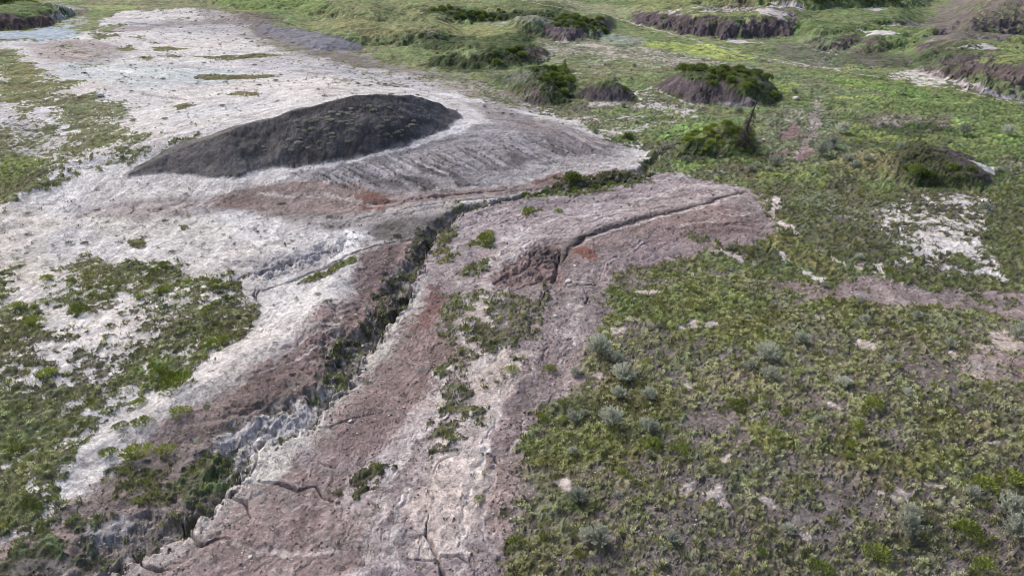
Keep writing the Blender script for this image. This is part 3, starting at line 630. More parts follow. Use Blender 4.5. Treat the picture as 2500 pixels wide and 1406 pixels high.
# foreground right scrub
veg([(1480,720),(1560,670),(1700,655),(1800,670),(1950,700),(2100,745),(2300,760),(2600,800),(2900,1000),(2900,1700),(1235,1700),(1240,1300),(1262,1150),(1295,1080),(1330,985),(1420,970),(1450,915),(1425,850),(1450,800)], .62, (116,118,88), 18, 24)
soil([(1500,720),(1700,655),(2100,745),(2900,900),(2900,1700),(1235,1700),(1300,1080),(1450,915),(1430,850)], (120,112,110), 14, .9)
veg([(1240,1250),(1300,1120),(1400,1100),(1900,1150),(2500,1250),(2900,1400),(2900,1700),(1235,1700)], None, (110,110,90), 30)
for q, c in [([(1500,700),(1650,670),(1780,690),(1880,740),(1880,820),(1760,840),(1600,780),(1480,750)],(98,112,50)),([(1460,750),(1560,740),(1620,780),(1500,790)],(92,108,50)),([(1750,780),(1880,760),(1880,850),(1780,840)],(104,116,42)),
             ([(1330,980),(1480,970),(1520,1040),(1400,1060),(1320,1050)],(90,98,62)),([(1290,1080),(1400,1050),(1520,1060),(1620,1100),(1480,1140),(1300,1130)],(98,106,44)),([(1500,920),(1600,930),(1680,1020),(1560,1040),(1500,980)],(90,92,48)),
             ([(1820,1030),(1900,1040),(1920,1070),(1860,1080)],(104,108,40)),([(1980,1070),(2100,1060),(2200,1110),(2100,1130),(2000,1110)],(88,96,50)),([(2130,1110),(2300,1100),(2400,1150),(2250,1160)],(104,106,46)),([(2000,700),(2120,730),(2160,800),(2040,800),(1960,750)],(98,106,52)),
             ([(2260,1010),(2340,1010),(2340,1050),(2270,1050)],(98,106,48)),([(1260,1400),(1320,1320),(1360,1406),(1280,1450)],(88,90,46)),([(1990,1280),(2100,1190),(2120,1220),(2040,1300)],(96,100,56)),([(1400,1220),(1460,1220),(1460,1260),(1410,1260)],(72,84,38))]:
    veg(q, .98, c, 14, 16)
for q in [[(1550,715),(1600,708),(1620,715),(1580,725)],[(1515,770),(1550,768),(1560,782),(1525,784)],[(1490,800),(1545,795),(1530,815),(1490,815)],[(1660,800),(1690,778),(1700,800),(1680,800)],[(1720,785),(1755,785),(1750,800),(1720,800)],
          [(2085,835),(2110,830),(2145,850),(2125,860),(2090,852)],[(2375,835),(2410,838),(2440,858),(2420,862),(2390,850)],[(2310,865),(2330,870),(2325,880)],[(2400,820),(2460,800),(2560,850),(2450,860)],
          [(1450,905),(1480,905),(1480,925),(1455,920)],[(1650,1185),(1690,1183),(1685,1203),(1655,1205)],[(1725,1195),(1755,1190),(1800,1240),(1780,1245),(1735,1215)],[(1785,1198),(1805,1200),(1830,1225),(1812,1225)],
          [(1850,1205),(1880,1215),(1892,1235),(1870,1225)],[(1910,1215),(1945,1225),(1960,1240),(1925,1225)],[(1750,1120),(1770,1105),(1778,1120),(1760,1130)],[(2130,1190),(2165,1185),(2225,1200),(2225,1215),(2190,1215)],
          [(2250,1178),(2290,1175),(2305,1200),(2280,1190)],[(2305,1210),(2325,1210),(2340,1235),(2320,1230)],[(1350,1165),(1375,1168),(1400,1195),(1380,1200)],[(2405,1072),(2445,1075),(2440,1082),(2408,1080)],[(2380,1050),(2400,1060),(2390,1065)],
          [(1905,1280),(1925,1285),(1925,1300),(1908,1295)],[(1960,1300),(1990,1290),(2000,1318),(1970,1322)],[(2160,1235),(2195,1235),(2190,1250),(2165,1250)],[(2020,985),(2050,990),(2055,998),(2030,995)],[(1790,1090),(1810,1095),(1800,1105)],
          [(1660,930),(1680,925),(1680,940),(1660,945)],[(2350,905),(2400,890),(2440,900),(2400,925)],[(1990,770),(2010,765),(2020,775),(2000,780)],[(1380,690),(1395,688),(1394,692)],[(2200,1365),(2230,1350),(2240,1370)]]:
    sl_, sd, s = poly_sd(q, 7, 5)
    q_ = sstep(-.8, 1.0, sd / (7 * s) + .6 * NS[sl_] + .5 * NX[sl_] + .3) * .92
    COV[sl_] += q_ * (.02 - COV[sl_]); SOIL[sl_] += q_[..., None] * (lin((192,180,176)) - SOIL[sl_])
soil([(2380,860),(2500,850),(2600,880),(2600,960),(2480,940),(2400,925),(2350,905)], (158,144,144), 8, .9, cov=.3)
soil([(2430,870),(2600,900),(2600,960),(2500,940)], (150,128,128), 8, .7, cov=.2)
soil([(2050,690),(2120,682),(2200,692),(2320,702),(2500,722),(2700,730),(2700,800),(2500,782),(2400,762),(2250,752),(2120,742),(2040,720)], (152,138,138), 9, .9, cov=.15)
soil([(1840,680),(1960,698),(2060,715),(2050,735),(1960,725),(1880,708)], (140,124,124), 9, .8, cov=.35)
for q_ in [[(1520,690),(1620,680),(1640,700),(1540,710)],[(1640,1130),(1720,1120),(1760,1180),(1700,1240),(1640,1190)],[(1900,1260),(2040,1240),(2060,1330),(1940,1350)],[(1680,1000),(1760,980),(1780,1060),(1700,1080)],[(2200,880),(2330,900),(2300,960),(2220,940)],[(1500,1120),(1620,1120),(1640,1180),(1520,1180)],[(2000,1180),(2200,1170),(2260,1260),(2060,1260)],[(1340,1380),(1500,1340),(1560,1420),(1400,1450)]]:
    veg(q_, .28, None, 10)
# plants on pink ground
for q, c in [([(1090,715),(1190,710),(1215,760),(1190,830),(1110,850),(1075,790)],(98,100,58)),([(1200,740),(1330,735),(1320,790),(1210,800)],(98,98,66)),([(1110,790),(1220,800),(1200,830),(1120,870),(1100,850)],(100,106,50)),
             ([(1100,830),(1140,840),(1120,900),(1140,920),(1150,970),(1090,1000),(1080,900)],(78,88,56)),([(1190,940),(1240,880),(1240,930),(1200,990),(1160,1010),(1170,960)],(82,86,56)),([(1060,990),(1170,960),(1180,1040),(1100,1080),(1050,1080),(1030,1030)],(76,82,56)),
             ([(1080,1060),(1130,1060),(1110,1130),(1060,1150),(1060,1090)],(86,86,64)),([(830,1160),(900,1125),(960,1130),(950,1160),(900,1220),(840,1225),(800,1200)],(78,80,56)),([(1070,560),(1110,555),(1125,575),(1110,600),(1080,640),(1070,610)],(94,100,56)),
             ([(1135,640),(1170,635),(1180,660),(1160,680),(1130,675)],(84,94,48)),([(1150,590),(1190,570),(1210,590),(1190,610),(1150,605)],(88,98,52)),([(1275,505),(1300,505),(1305,525),(1280,525)],(92,100,62)),
             ([(1180,790),(1320,780),(1330,800),(1220,815)],(96,98,72)),([(1310,700),(1340,710),(1340,735),(1310,730)],(86,84,60)),([(1230,870),(1270,880),(1260,910),(1230,905)],(84,84,66)),([(1090,590),(1120,600),(1110,640),(1080,640)],(94,98,60))]:
    veg(q, .66, c, 7, 10)
veg([(1080,720),(1200,700),(1330,740),(1300,820),(1220,880),(1170,980),(1130,1080),(1050,1090),(1080,960),(1100,860)], .60, (104,106,80), 16)
veg([(1140,880),(1230,860),(1240,940),(1170,1000),(1130,980)], .12, KH, 8)
veg([(1030,1140),(1180,1080),(1240,1180),(1230,1350),(1020,1350)], .10, (84,84,70), 20)
veg([(1010,560),(1090,540),(1060,600),(1010,700),(980,780),(900,850),(860,830),(900,740),(960,650)], .35, (72,76,62), 8)
veg([(985,645),(1010,640),(1005,680),(980,690)], .95, (80,104,44), 5)
veg([(800,860),(860,840),(900,800),(940,790),(860,890),(800,905)], .6, (62,70,52), 6)
veg([(820,645),(870,625),(860,645),(800,675),(740,690),(760,672)], .95, (88,98,52), 5)
# left plants
veg([(-300,640),(0,650),(30,690),(20,740),(110,735),(170,720),(140,700),(160,670),(130,660),(240,625),(300,640),(400,645),(470,680),(600,685),(600,710),(470,720),(300,720),(240,770),(160,800),(120,830),(40,850),(-300,900)], .74, (104,112,72), 16, 18)
veg([(560,680),(620,675),(600,700),(480,720),(410,725),(400,712),(500,700)], .95, (92,94,56), 4)
veg([(0,850),(160,800),(240,760),(400,720),(620,700),(620,720),(620,760),(600,830),(500,880),(460,930),(370,960),(310,990),(210,1040),(200,1100),(130,1200),(60,1320),(-400,1450),(-400,850)], .52, (98,102,76), 18, 16)
veg([(130,750),(260,760),(170,830),(100,860),(-10,860),(-10,800)], .75, OL, 8)
soil([(110,755),(150,745),(180,760),(160,800),(110,800)], WHITE, 6, .5, cov=.05)
veg([(350,850),(420,790),(540,740),(630,740),(630,770),(560,790),(520,860),(500,870),(430,850),(380,880)], .76, (96,102,66), 14)
veg([(260,930),(340,860),(420,880),(500,860),(470,930),(400,950),(280,960)], .8, (98,116,60), 14)
veg([(0,870),(130,850),(200,900),(280,1000),(200,1050),(180,1100),(130,1190),(60,1260),(-400,1400),(-400,900)], .66, (102,112,70), 18)
veg([(-200,1010),(150,1000),(200,1060),(180,1120),(100,1280),(-300,1400)], .80, (100,112,66), 18)
veg([(60,830),(330,740),(420,760),(350,850),(250,870),(220,920),(60,960)], .42, (96,98,84), 14)
veg([(520,820),(560,800),(600,805),(560,835),(520,838)], .9, (84,88,54), 4)
soil([(300,1000),(440,960),(600,870),(640,840),(560,940),(420,1020),(330,1080),(260,1100),(215,1190),(150,1200),(200,1090),(250,1030)], (206,200,200), 12, .8, cov=.04)
# lower left corner rough ground
veg([(-300,1330),(80,1300),(220,1180),(330,1120),(470,1080),(560,1130),(560,1170),(440,1290),(300,1360),(160,1450),(-300,1600)], .36, (90,98,68), 14, 14)
soil([(-300,1330),(80,1300),(220,1180),(330,1120),(470,1080),(560,1130),(440,1290),(300,1360),(160,1450),(-300,1600)], (132,124,122), 14, .5)
soil([(200,1290),(300,1270),(330,1290),(290,1340),(200,1340)], (164,162,166), 8, .8, cov=.1)
soil([(30,1370),(130,1360),(120,1400),(20,1410)], (120,118,116), 6, .8, cov=.2)
veg([(430,1150),(500,1110),(560,1120),(550,1190),(480,1210),(420,1200)], .8, (84,98,62), 8)
veg([(300,1170),(390,1160),(380,1230),(300,1240)], .85, (76,82,48), 8)
veg([(130,1260),(270,1240),(220,1320),(160,1400),(60,1340)], .55, (86,98,66), 8)
# left upper strip of plants
veg([(-400,110),(40,120),(90,175),(150,195),(200,200),(120,235),(230,225),(260,240),(340,270),(290,290),(310,330),(360,345),(330,370),(270,400),(200,420),(100,470),(-20,510),(-400,560)], .90, (104,114,72), 12, 14)
veg([(30,140),(100,180),(140,200),(60,260),(20,240)], .95, (108,112,62), 10)
veg([(0,385),(80,385),(110,410),(60,440),(0,450)], .98, (104,126,52), 8)
soil([(-60,250),(30,250),(50,290),(100,310),(130,340),(60,340),(-60,300)], (186,184,190), 7, .8, cov=.25)
soil([(75,268),(130,258),(150,300),(180,330),(150,330),(110,295)], (200,198,206), 6, .95, cov=.08)
soil([(30,320),(130,330),(200,350),(250,370),(180,395),(110,390),(20,370)], (184,180,184), 8, .8, cov=.5)
soil([(110,400),(200,370),(300,350),(340,375),(240,400),(150,440),(100,440)], (196,194,200), 8, .8, cov=.5)
soil([(-60,150),(5,160),(10,200),(-60,200)], (196,194,200), 6, .8, cov=.2)
for q in [[(285,120),(310,110),(335,123),(300,126)],[(362,118),(410,114),(462,120),(430,126),(380,124)],[(465,190),(520,182),(640,185),(700,186),(640,192),(520,196)],[(390,136),(440,134),(450,140),(400,145)],[(335,140),(370,138),(372,147),(345,148)],
          [(555,232),(590,222),(630,230),(610,237)],[(415,264),(450,255),(480,258),(440,268)],[(215,137),(245,134),(240,139)],[(180,130),(215,127),(200,134)],[(480,140),(620,132),(700,135),(640,142),(520,146)],[(310,590),(350,580),(360,600),(330,605)],
          [(433,552),(455,548),(468,558),(445,562)],[(365,104),(385,102),(395,107),(370,108)],[(330,90),(350,88),(345,104)],[(490,116),(520,116),(510,120)]]:
    veg(q, .93, (98,100,62), 3, 4)
veg([(230,85),(280,80),(290,92),(220,100)], .95, (94,104,64), 5)
veg([(240,62),(290,60),(290,75),(240,80),(210,80)], .9, (98,110,62), 5)
veg([(700,190),(900,200),(1000,205),(1000,215),(850,212),(700,200)], .3, KH, 8)
veg([(350,25),(620,30),(700,60),(640,60),(420,52),(300,50)], .22, KH, 8)
veg([(1100,200),(1280,235),(1420,270),(1500,310),(1420,300),(1300,270),(1180,240)], .6, (104,110,80), 8)
soil([(1200,205),(1275,215),(1280,248),(1230,232)], (118,112,108), 6, .7)
veg([(200,0),(460,-10),(560,24),(400,24),(290,28),(220,20)], .88, (112,120,82), 10)
veg([(230,14),(320,14),(330,22),(240,24)], .98, (126,142,72), 5)
soil([(110,0),(160,10),(200,40),(220,60),(150,62),(130,40)], (176,182,178), 6, .8, cov=.35)
soil([(170,14),(205,30),(215,45),(190,36)], (108,96,92), 5, .8, cov=.2)
veg([(-300,20),(60,22),(115,36),(40,45),(-300,45)], .99, (84,108,50), 6)
clad('butte', (102,92,98), (62,80,40), 2.6)
clad('knob', (98,90,94), (70,84,48), 1.9)
soil_line([(1180,0),(1330,14),(1440,30),(1520,50),(1600,74),(1700,102),(1800,130),(1880,150),(1960,162),(2050,174),(2150,190)], (182,176,172), 8, .95, 3, .5, .08)
soil_line([(1390,16),(1460,34),(1540,62),(1640,96),(1740,124),(1840,148),(1920,160)], (74,76,64), 4, .85, 3, .6, .2)
soil_line([(1500,108),(1600,112),(1760,130),(1880,152)], (84,84,70), 4, .6, 3, .6, .3)
soil_line([(1840,138),(1900,148),(1990,162),(2050,172)], (190,180,176), 8, .9, 4, .6, .05)
soil([(2225,66),(2290,20),(2360,-10),(2600,-20),(2600,90),(2450,100),(2370,104),(2300,92)], (120,112,110), 14, .9, cov=.22)
soil([(2360,40),(2440,30),(2600,60),(2600,90),(2400,84)], (92,84,84), 10, .7, cov=.25)
soil([(2080,118),(2160,124),(2230,150),(2200,168),(2120,160),(2070,140)], (106,98,98), 12, .7, cov=.5)
soil([(2240,168),(2290,180),(2300,196),(2250,176)], (120,104,104), 6, .8, cov=.1)
for q_ in [[(1880,8),(1960,12),(1950,22),(1880,18)],[(1830,24),(1920,34),(1910,42),(1840,34)],[(2110,16),(2180,18),(2160,26),(2110,24)],[(1770,96),(1840,102),(1830,108),(1780,104)],[(2100,69),(2190,80),(2195,88),(2130,84)],[(2340,196),(2420,206),(2400,212),(2350,206)],[(1980,120),(2040,130),(2010,136)]]:
    soil(q_, (202,198,200), 5, .9, cov=.15)
veg([(1790,182),(1850,186),(1908,238),(1885,262),(1840,258),(1800,228),(1775,205)], .97, (58,76,36), 5, 6)
soil_line([(1750,253),(1800,257),(1860,254)], (176,172,178), 5, .7, 3, .6, .05)
veg([(370,395),(440,335),(470,325),(450,345)], .9, (90,98,62), 5)
soil([(-300,45),(70,42),(125,50),(120,66),(40,74),(-300,80)], (102,88,90), 4, .9, cov=.1)
soil([(100,45),(125,48),(122,56),(100,54)], (112,66,64), 4, .8)
print('cover', time.time() - T0)

# beds, mottling and salt crust of the bare soil
SOIL *= np.clip(1 + .07 * NM + .12 * NS + .10 * NX, .4, 1.6)[..., None]
VEG *= np.clip(1 + .14 * NM + (.16 + .10 * sstep(50, 80, Y)) * NS + .14 * NX + .10 * fbm(X / 7, Y / 2.6, 4, 161), .35, 1.8)[..., None]
VEG *= 1 + (.10 * fbm(X / 3, Y / 3, 4, 171))[..., None] * np.array([1, -.2, .3], f4)
_b, _d, _s, _t, _q = line_d([(1900,455),(1700,450),(1500,470),(1300,495),(1150,530),(1050,600),(985,740),(862,890),(700,1060),(560,1180),(300,1350),(0,1500)], None, 2, 900)
bc = X * .4 + Y * .9; bc[_b] = _d * _s
bed = fbm((X * .5 + Y * .5) / 7, bc / .75 + .5 * WX, 4, 141)
SOIL *= np.clip(1 + .10 * bed + .10 * sstep(.6, 1.6, bed) - .16 * sstep(.9, 1.7, -bed), .5, 1.5)[..., None]
H += .022 * bed * (1 - COV) * (1 - sstep(60, 120, Y))
t_ = sstep(45, 75, Y)                                      # far meadow: thin, worn spots and hummocks
COV -= t_ * (COV > .8) * np.clip(.05 + .12 * fbm(X / 9, Y / 9, 4, 181), 0, .35)
H += COV * (.05 + .07 * t_) * fbm(X / 2.4, Y / 2.4, 3, 191) * .6
SOIL *= np.array([.985, .99, .985], f4)
SOIL *= 1 + .022 * (NB - .3 * WL)[..., None] * np.array([1, .1, -1.1], f4)
g_ = (sstep(.3, 1.6, fbm(X / 2.3, Y / 1.2, 4, 151)) * .45)[..., None]; gm = SOIL.mean(-1, keepdims=True)
SOIL += g_ * (gm * np.array([.88, .87, .88], f4) - SOIL)
for A_, ds, gn in ((VEG, .34, 1.22), (SOIL, .12, 1.0)):      # greens greyed and brightened, soil greyed a little
    gm = (A_ @ np.array([.3, .55, .15], f4))[..., None]; A_ += ds * (gm - A_); A_ *= gn
VEG *= np.array([1.05, 1.04, .95], f4)
# final thresholded cover ------------------------------------------------------------
nn = fbm(X / .75, Y / .75, 5, 71, .75) * .8 + NM * .45
nn = 1 / (1 + np.exp(-1.75 * nn))                              # about uniform 0..1
CF = sstep(-.05, .05, COV - nn * .985 - .0)
CF = np.where(COV < .015, 0, CF).astype(f4)
# relief: grass stands a little above the soil, bare ground is crusted
near = 1 - sstep(60, 130, Y)
clump = fbm(X / .55, Y / .55, 3, 301); lt = (sstep(.15, -.8, clump) * .75 * near * CF)[..., None]
VEG += lt * (lin((92, 87, 80)) - VEG)
H += CF * (.05 + .05 * np.clip(NX, -1, 1.5) + .03 * NS + .05 * np.clip(clump, -.5, 2)) * (.5 + .5 * near)
bare = 1 - CF
bare_ = bare.copy(); _a, _d, _s = MOUNDS['dark']; bare_[_a] *= 1 - .8 * sstep(0, .5, _d)
bare = bare_
H += bare * (.010 * NX + .012 * NS) * (.3 + .7 * near)
lump = np.abs(fbm(X / .8, Y / .8, 4, 95)); H += bare * near * .014 * lump
gul = np.abs(fbm(X / 2.2 + .3 * WX, Y / 2.2 + .3 * WY, 3, 91))
H -= bare * near * .05 * np.exp(-gul * 7)

# ------------------------------------------------------------------ ground material
def nd(nt, t, **kw):
    n = nt.nodes.new(t)
    for k, v in kw.items(): setattr(n, k, v)
    return n
def ground_mat(name, rough=.95):
    m = bpy.data.materials.new(name); m.use_nodes = True; nt = m.node_tree; L = nt.links.new
    bs = nt.nodes['Principled BSDF']; bs.inputs['Roughness'].default_value = rough
    bs.inputs['Specular IOR Level'].default_value = .15
    geo = nd(nt, 'ShaderNodeNewGeometry')
    a1 = nd(nt, 'ShaderNodeAttribute', attribute_name='soil'); a2 = nd(nt, 'ShaderNodeAttribute', attribute_name='plants'); a3 = nd(nt, 'ShaderNodeAttribute', attribute_name='cover')
    def noise(sc, det=4, ro=.6):
        n = nd(nt, 'ShaderNodeTexNoise'); n.inputs['Scale'].default_value = sc; n.inputs['Detail'].default_value = det; n.inputs['Roughness'].default_value = ro
        L(geo.outputs['Position'], n.inputs['Vector']); return n.outputs[0]
    def mr(x, a, b, c, d):
        n = nd(nt, 'ShaderNodeMapRange'); L(x, n.inputs[0])
        for i, v in enumerate((a, b, c, d)): n.inputs[i + 1].default_value = v
        return n.outputs[0]
    def mth(op, a, b):
        n = nd(nt, 'ShaderNodeMath', operation=op)
        for i, v in enumerate((a, b)):
            if isinstance(v, (int, float)): n.inputs[i].default_value = v
            else: L(v, n.inputs[i])
        return n.outputs[0]
    def scale(col, f):
        n = nd(nt, 'ShaderNodeVectorMath', operation='SCALE'); L(col, n.inputs[0]); L(f, n.inputs['Scale']); return n.outputs[0]
    wrp = nd(nt, 'ShaderNodeTexNoise'); wrp.inputs['Scale'].default_value = 2.2; wrp.inputs['Detail'].default_value = 3; L(geo.outputs['Position'], wrp.inputs['Vector'])
    wv = nd(nt, 'ShaderNodeVectorMath', operation='MULTIPLY_ADD'); L(wrp.outputs['Color'], wv.inputs[0]); wv.inputs[1].default_value = (.9, .9, .9); L(geo.outputs['Position'], wv.inputs[2])
    def voro(sc, feat):
        n = nd(nt, 'ShaderNodeTexVoronoi', feature=feat); n.inputs['Scale'].default_value = sc; L(wv.outputs[0], n.inputs['Vector']); return n
    n1 = noise(6, 6, .75); n2 = noise(22, 3, .7); n3 = noise(1.3, 8, .75)
    sv = mth('MULTIPLY', mr(n1, .3, .7, .60, 1.35), mr(n2, .3, .7, .72, 1.28)); sv = mth('MULTIPLY', sv, mr(n3, .3, .7, .86, 1.12))
    g1 = noise(3.4, 8, .82); g2 = noise(9.5, 6, .8)
    gr = mth('MULTIPLY', mr(g1, .52, .62, 1, 1.34), mr(g1, .36, .46, .72, 1)); gr = mth('MULTIPLY', gr, mth('MULTIPLY', mr(g2, .55, .64, 1, 1.28), mr(g2, .36, .44, .66, 1)))
    sv = mth('MULTIPLY', sv, gr); sv = mth('MULTIPLY', sv, .97)
    ck = mr(voro(1.6, 'DISTANCE_TO_EDGE').outputs['Distance'], .0, .035, .0, 1.)
    ckm = mr(noise(.5, 4, .6), .44, .52, 0, 1); ck = mth('MAXIMUM', ck, mth('SUBTRACT', 1, ckm)); sv = mth('MULTIPLY', sv, mr(ck, 0, 1, .62, 1))
    pv = voro(16, 'F1'); pr = mr(pv.outputs['Distance'], .16, .26, 1, 0); sepc = nd(nt, 'ShaderNodeSeparateColor'); L(pv.outputs['Color'], sepc.inputs[0])
    pr = mth('MULTIPLY', pr, mr(sepc.outputs[0], .80, .84, 0, 1)); sv = mth('MULTIPLY', sv, mr(pr, 0, 1, 1, 1.5))
    vv = mth('MULTIPLY', mr(n1, .32, .68, .55, 1.45), mr(n2, .3, .7, .65, 1.35)); vv = mth('MULTIPLY', vv, mr(n3, .3, .7, .8, 1.2))
    cs = scale(a1.outputs['Color'], sv); cv = scale(a2.outputs['Color'], vv)
    e = mth('ADD', a3.outputs['Fac'], mr(n2, .3, .7, -.35, .35)); e = mr(e, .35, .65, 0, 1)
    mx = nd(nt, 'ShaderNodeMix', data_type='RGBA'); L(e, mx.inputs['Factor']); L(cs, mx.inputs['A']); L(cv, mx.inputs['B'])
    L(mx.outputs['Result'], bs.inputs['Base Color'])
    bp = nd(nt, 'ShaderNodeBump'); bp.inputs['Strength'].default_value = .9; bp.inputs['Distance'].default_value = .045
    hh = mth('ADD', mth('MULTIPLY', n1, 1.0), mth('MULTIPLY', n2, .5)); hh = mth('ADD', hh, mth('MULTIPLY', ck, .4)); hh = mth('ADD', hh, mth('MULTIPLY', pr, .3)); L(hh, bp.inputs['Height']); L(bp.outputs[0], bs.inputs['Normal'])
    return m
GM = ground_mat('badland_ground')

# split the one sheet along mound outlines: every vertex on the borders is shared exactly
ids = np.zeros((NR - 1, NC - 1), np.int8)
NAMES = [('ground', 'pale and pink eroded clay ground with grass, running from the camera to the hills', 'ground')]
for nm, lab, plain in [('dark', 'long bare dark charcoal-grey clay mound rising from the white flat', 'hill'),
                 ('butte', 'brown clay butte with green grassy top, the wider of the two round buttes', 'hill'),
                 ('knob', 'small round brown clay butte left of the larger butte', 'hill'),
                 ('treemound', 'green shrubby hummock that the dead tree leans from', 'hill'),
                 ('righthill', 'green grassy hill at the right with a dark eroded right flank', 'hill'),
                 ('hillB', 'steep green hill with a dark bare foot left of the small butte', 'hill'),
                 ('bluff', 'long dark brown bluff under grass at the top of the photo', 'hill'),
                 ('bluffR', 'brown eroded bluff with grassy top and pale foot at the right edge', 'hill'),
                 ('hillTR', 'high grey eroded hillside in the top right corner', 'hill')]:
    sl_, sd, s = MOUNDS[nm]; k = len(NAMES); NAMES.append((plain, lab, plain))
    sub = ids[sl_[0].start:sl_[0].stop - 1, sl_[1].start:sl_[1].stop - 1]
    mm = (sd[:-1, :-1] > .02)[:sub.shape[0], :sub.shape[1]]
    sub[mm] = k
VID = np.arange(NR * NC, dtype=np.int32).reshape(NR, NC)
quads = np.stack([VID[:-1, :-1], VID[:-1, 1:], VID[1:, 1:], VID[1:, :-1]], -1)
SV, VV, CV, XF, YF, HF = SOIL.reshape(-1, 3), VEG.reshape(-1, 3), CF.ravel(), X.ravel(), Y.ravel(), H.ravel()
def raw_mesh(name, co, faces, k=4):
    me = bpy.data.meshes.new(name); nf = len(faces)
    me.vertices.add(len(co)); me.vertices.foreach_set('co', np.ascontiguousarray(co, f4).ravel())
    me.loops.add(nf * k); me.loops.foreach_set('vertex_index', np.ascontiguousarray(faces, np.int32).ravel())
    me.polygons.add(nf); me.polygons.foreach_set('loop_start', np.arange(0, nf * k, k, dtype=np.int32))
    me.update(calc_edges=True); return me
def link(name, me, mat=None):
    o = bpy.data.objects.new(name, me); scene.collection.objects.link(o)
    if mat and not me.materials: me.materials.append(mat)
    return o
def colattr(me, name, c):
    a = me.attributes.new(name, 'FLOAT_COLOR', 'POINT'); b = np.ones((len(c), 4), f4); b[:, :3] = c; a.data.foreach_set('color', b.ravel())
# true shading normals of the whole sheet so that borders do not crease
gy = np.gradient(H, axis=0); gx = np.gradient(H, axis=1)
dYj = np.gradient(Y, axis=0); dXj = np.gradient(X, axis=0); dXi = np.gradient(X, axis=1)
hx = gx / dXi; hy = (gy - hx * dXj) / dYj
NRM = np.stack([-hx, -hy, np.ones_like(hx)], -1); NRM /= np.linalg.norm(NRM, axis=-1, keepdims=True); NRM = NRM.reshape(-1, 3).astype(f4)
for k, (nm, lab, cat) in enumerate(NAMES):
    q = quads[ids == k]
    if not len(q): continue
    used, inv = np.unique(q.ravel(), return_inverse=True)
    me = raw_mesh(nm, np.stack([XF[used], YF[used], HF[used]], 1), inv.reshape(-1, 4))
    colattr(me, 'soil', SV[used]); colattr(me, 'plants', VV[used])
    a = me.attributes.new('cover', 'FLOAT', 'POINT'); a.data.foreach_set('value', CV[used])
    me.polygons.foreach_set('use_smooth', np.ones(len(me.polygons), bool))
    me.normals_split_custom_set_from_vertices(NRM[used])
    o = link(nm, me, GM); tag(o, lab, cat, None, 'structure')
print('ground mesh', time.time() - T0)

# ------------------------------------------------------------------ plants
rng = np.random.RandomState(11)
def leaf_mat(name, col, col2, rough=.8, tint=.35):
    m = bpy.data.materials.new(name); m.use_nodes = True; nt = m.node_tree; L = nt.links.new
    bs = nt.nodes['Principled BSDF']; bs.inputs['Roughness'].default_value = rough; bs.inputs['Specular IOR Level'].default_value = .2
    at = nd(nt, 'ShaderNodeAttribute', attribute_name='tint'); oi = nd(nt, 'ShaderNodeObjectInfo')
    geo = nd(nt, 'ShaderNodeNewGeometry'); nz = nd(nt, 'ShaderNodeTexNoise'); nz.inputs['Scale'].default_value = .45; L(geo.outputs['Position'], nz.inputs['Vector'])
    ad = nd(nt, 'ShaderNodeMath', operation='ADD'); L(at.outputs['Fac'], ad.inputs[0]); 
    mp = nd(nt, 'ShaderNodeMapRange'); L(nz.outputs[0], mp.inputs[0]); mp.inputs[1].default_value = .3; mp.inputs[2].default_value = .7; mp.inputs[3].default_value = -.35; mp.inputs[4].default_value = .35; L(mp.outputs[0], ad.inputs[1])
    a2 = nd(nt, 'ShaderNodeMath', operation='ADD'); L(ad.outputs[0], a2.inputs[0])
    m2 = nd(nt, 'ShaderNodeMapRange'); L(oi.outputs['Random'], m2.inputs[0]); m2.inputs[3].default_value = -.25; m2.inputs[4].default_value = .25; L(m2.outputs[0], a2.inputs[1])
    mx = nd(nt, 'ShaderNodeMix', data_type='RGBA'); L(a2.outputs[0], mx.inputs['Factor'])
    mx.inputs['A'].default_value = tuple(lin(col)) + (1,); mx.inputs['B'].default_value = tuple(lin(col2)) + (1,)
    L(mx.outputs['Result'], bs.inputs['Base Color'])
    tr_ = nd(nt, 'ShaderNodeBsdfTranslucent'); L(mx.outputs['Result'], tr_.inputs['Color']); ms = nd(nt, 'ShaderNodeMixShader'); ms.inputs[0].default_value = .3
    L(bs.outputs[0], ms.inputs[1]); L(tr_.outputs[0], ms.inputs[2]); L(ms.outputs[0], nt.nodes['Material Output'].inputs[0]); return m
M_SAGE = leaf_mat('sage_leaves', (140,148,136), (216,220,206))
M_GREEN = leaf_mat('green_leaves', (92,110,50), (172,184,92))
M_OLIVE = leaf_mat('olive_leaves', (64,74,38), (116,124,66))
M_GREY = leaf_mat('grey_leaves', (144,146,138), (196,198,188))
M_DARK = leaf_mat('dark_leaves', (76,94,50), (150,166,94))
M_TUFT = leaf_mat('tuft_leaves', (146,154,106), (232,236,192))
M_TUFTG = leaf_mat('grass_blades', (92,104,54), (164,170,96))
M_SCRUB = leaf_mat('scrub_leaves', (80,84,68), (146,148,124))

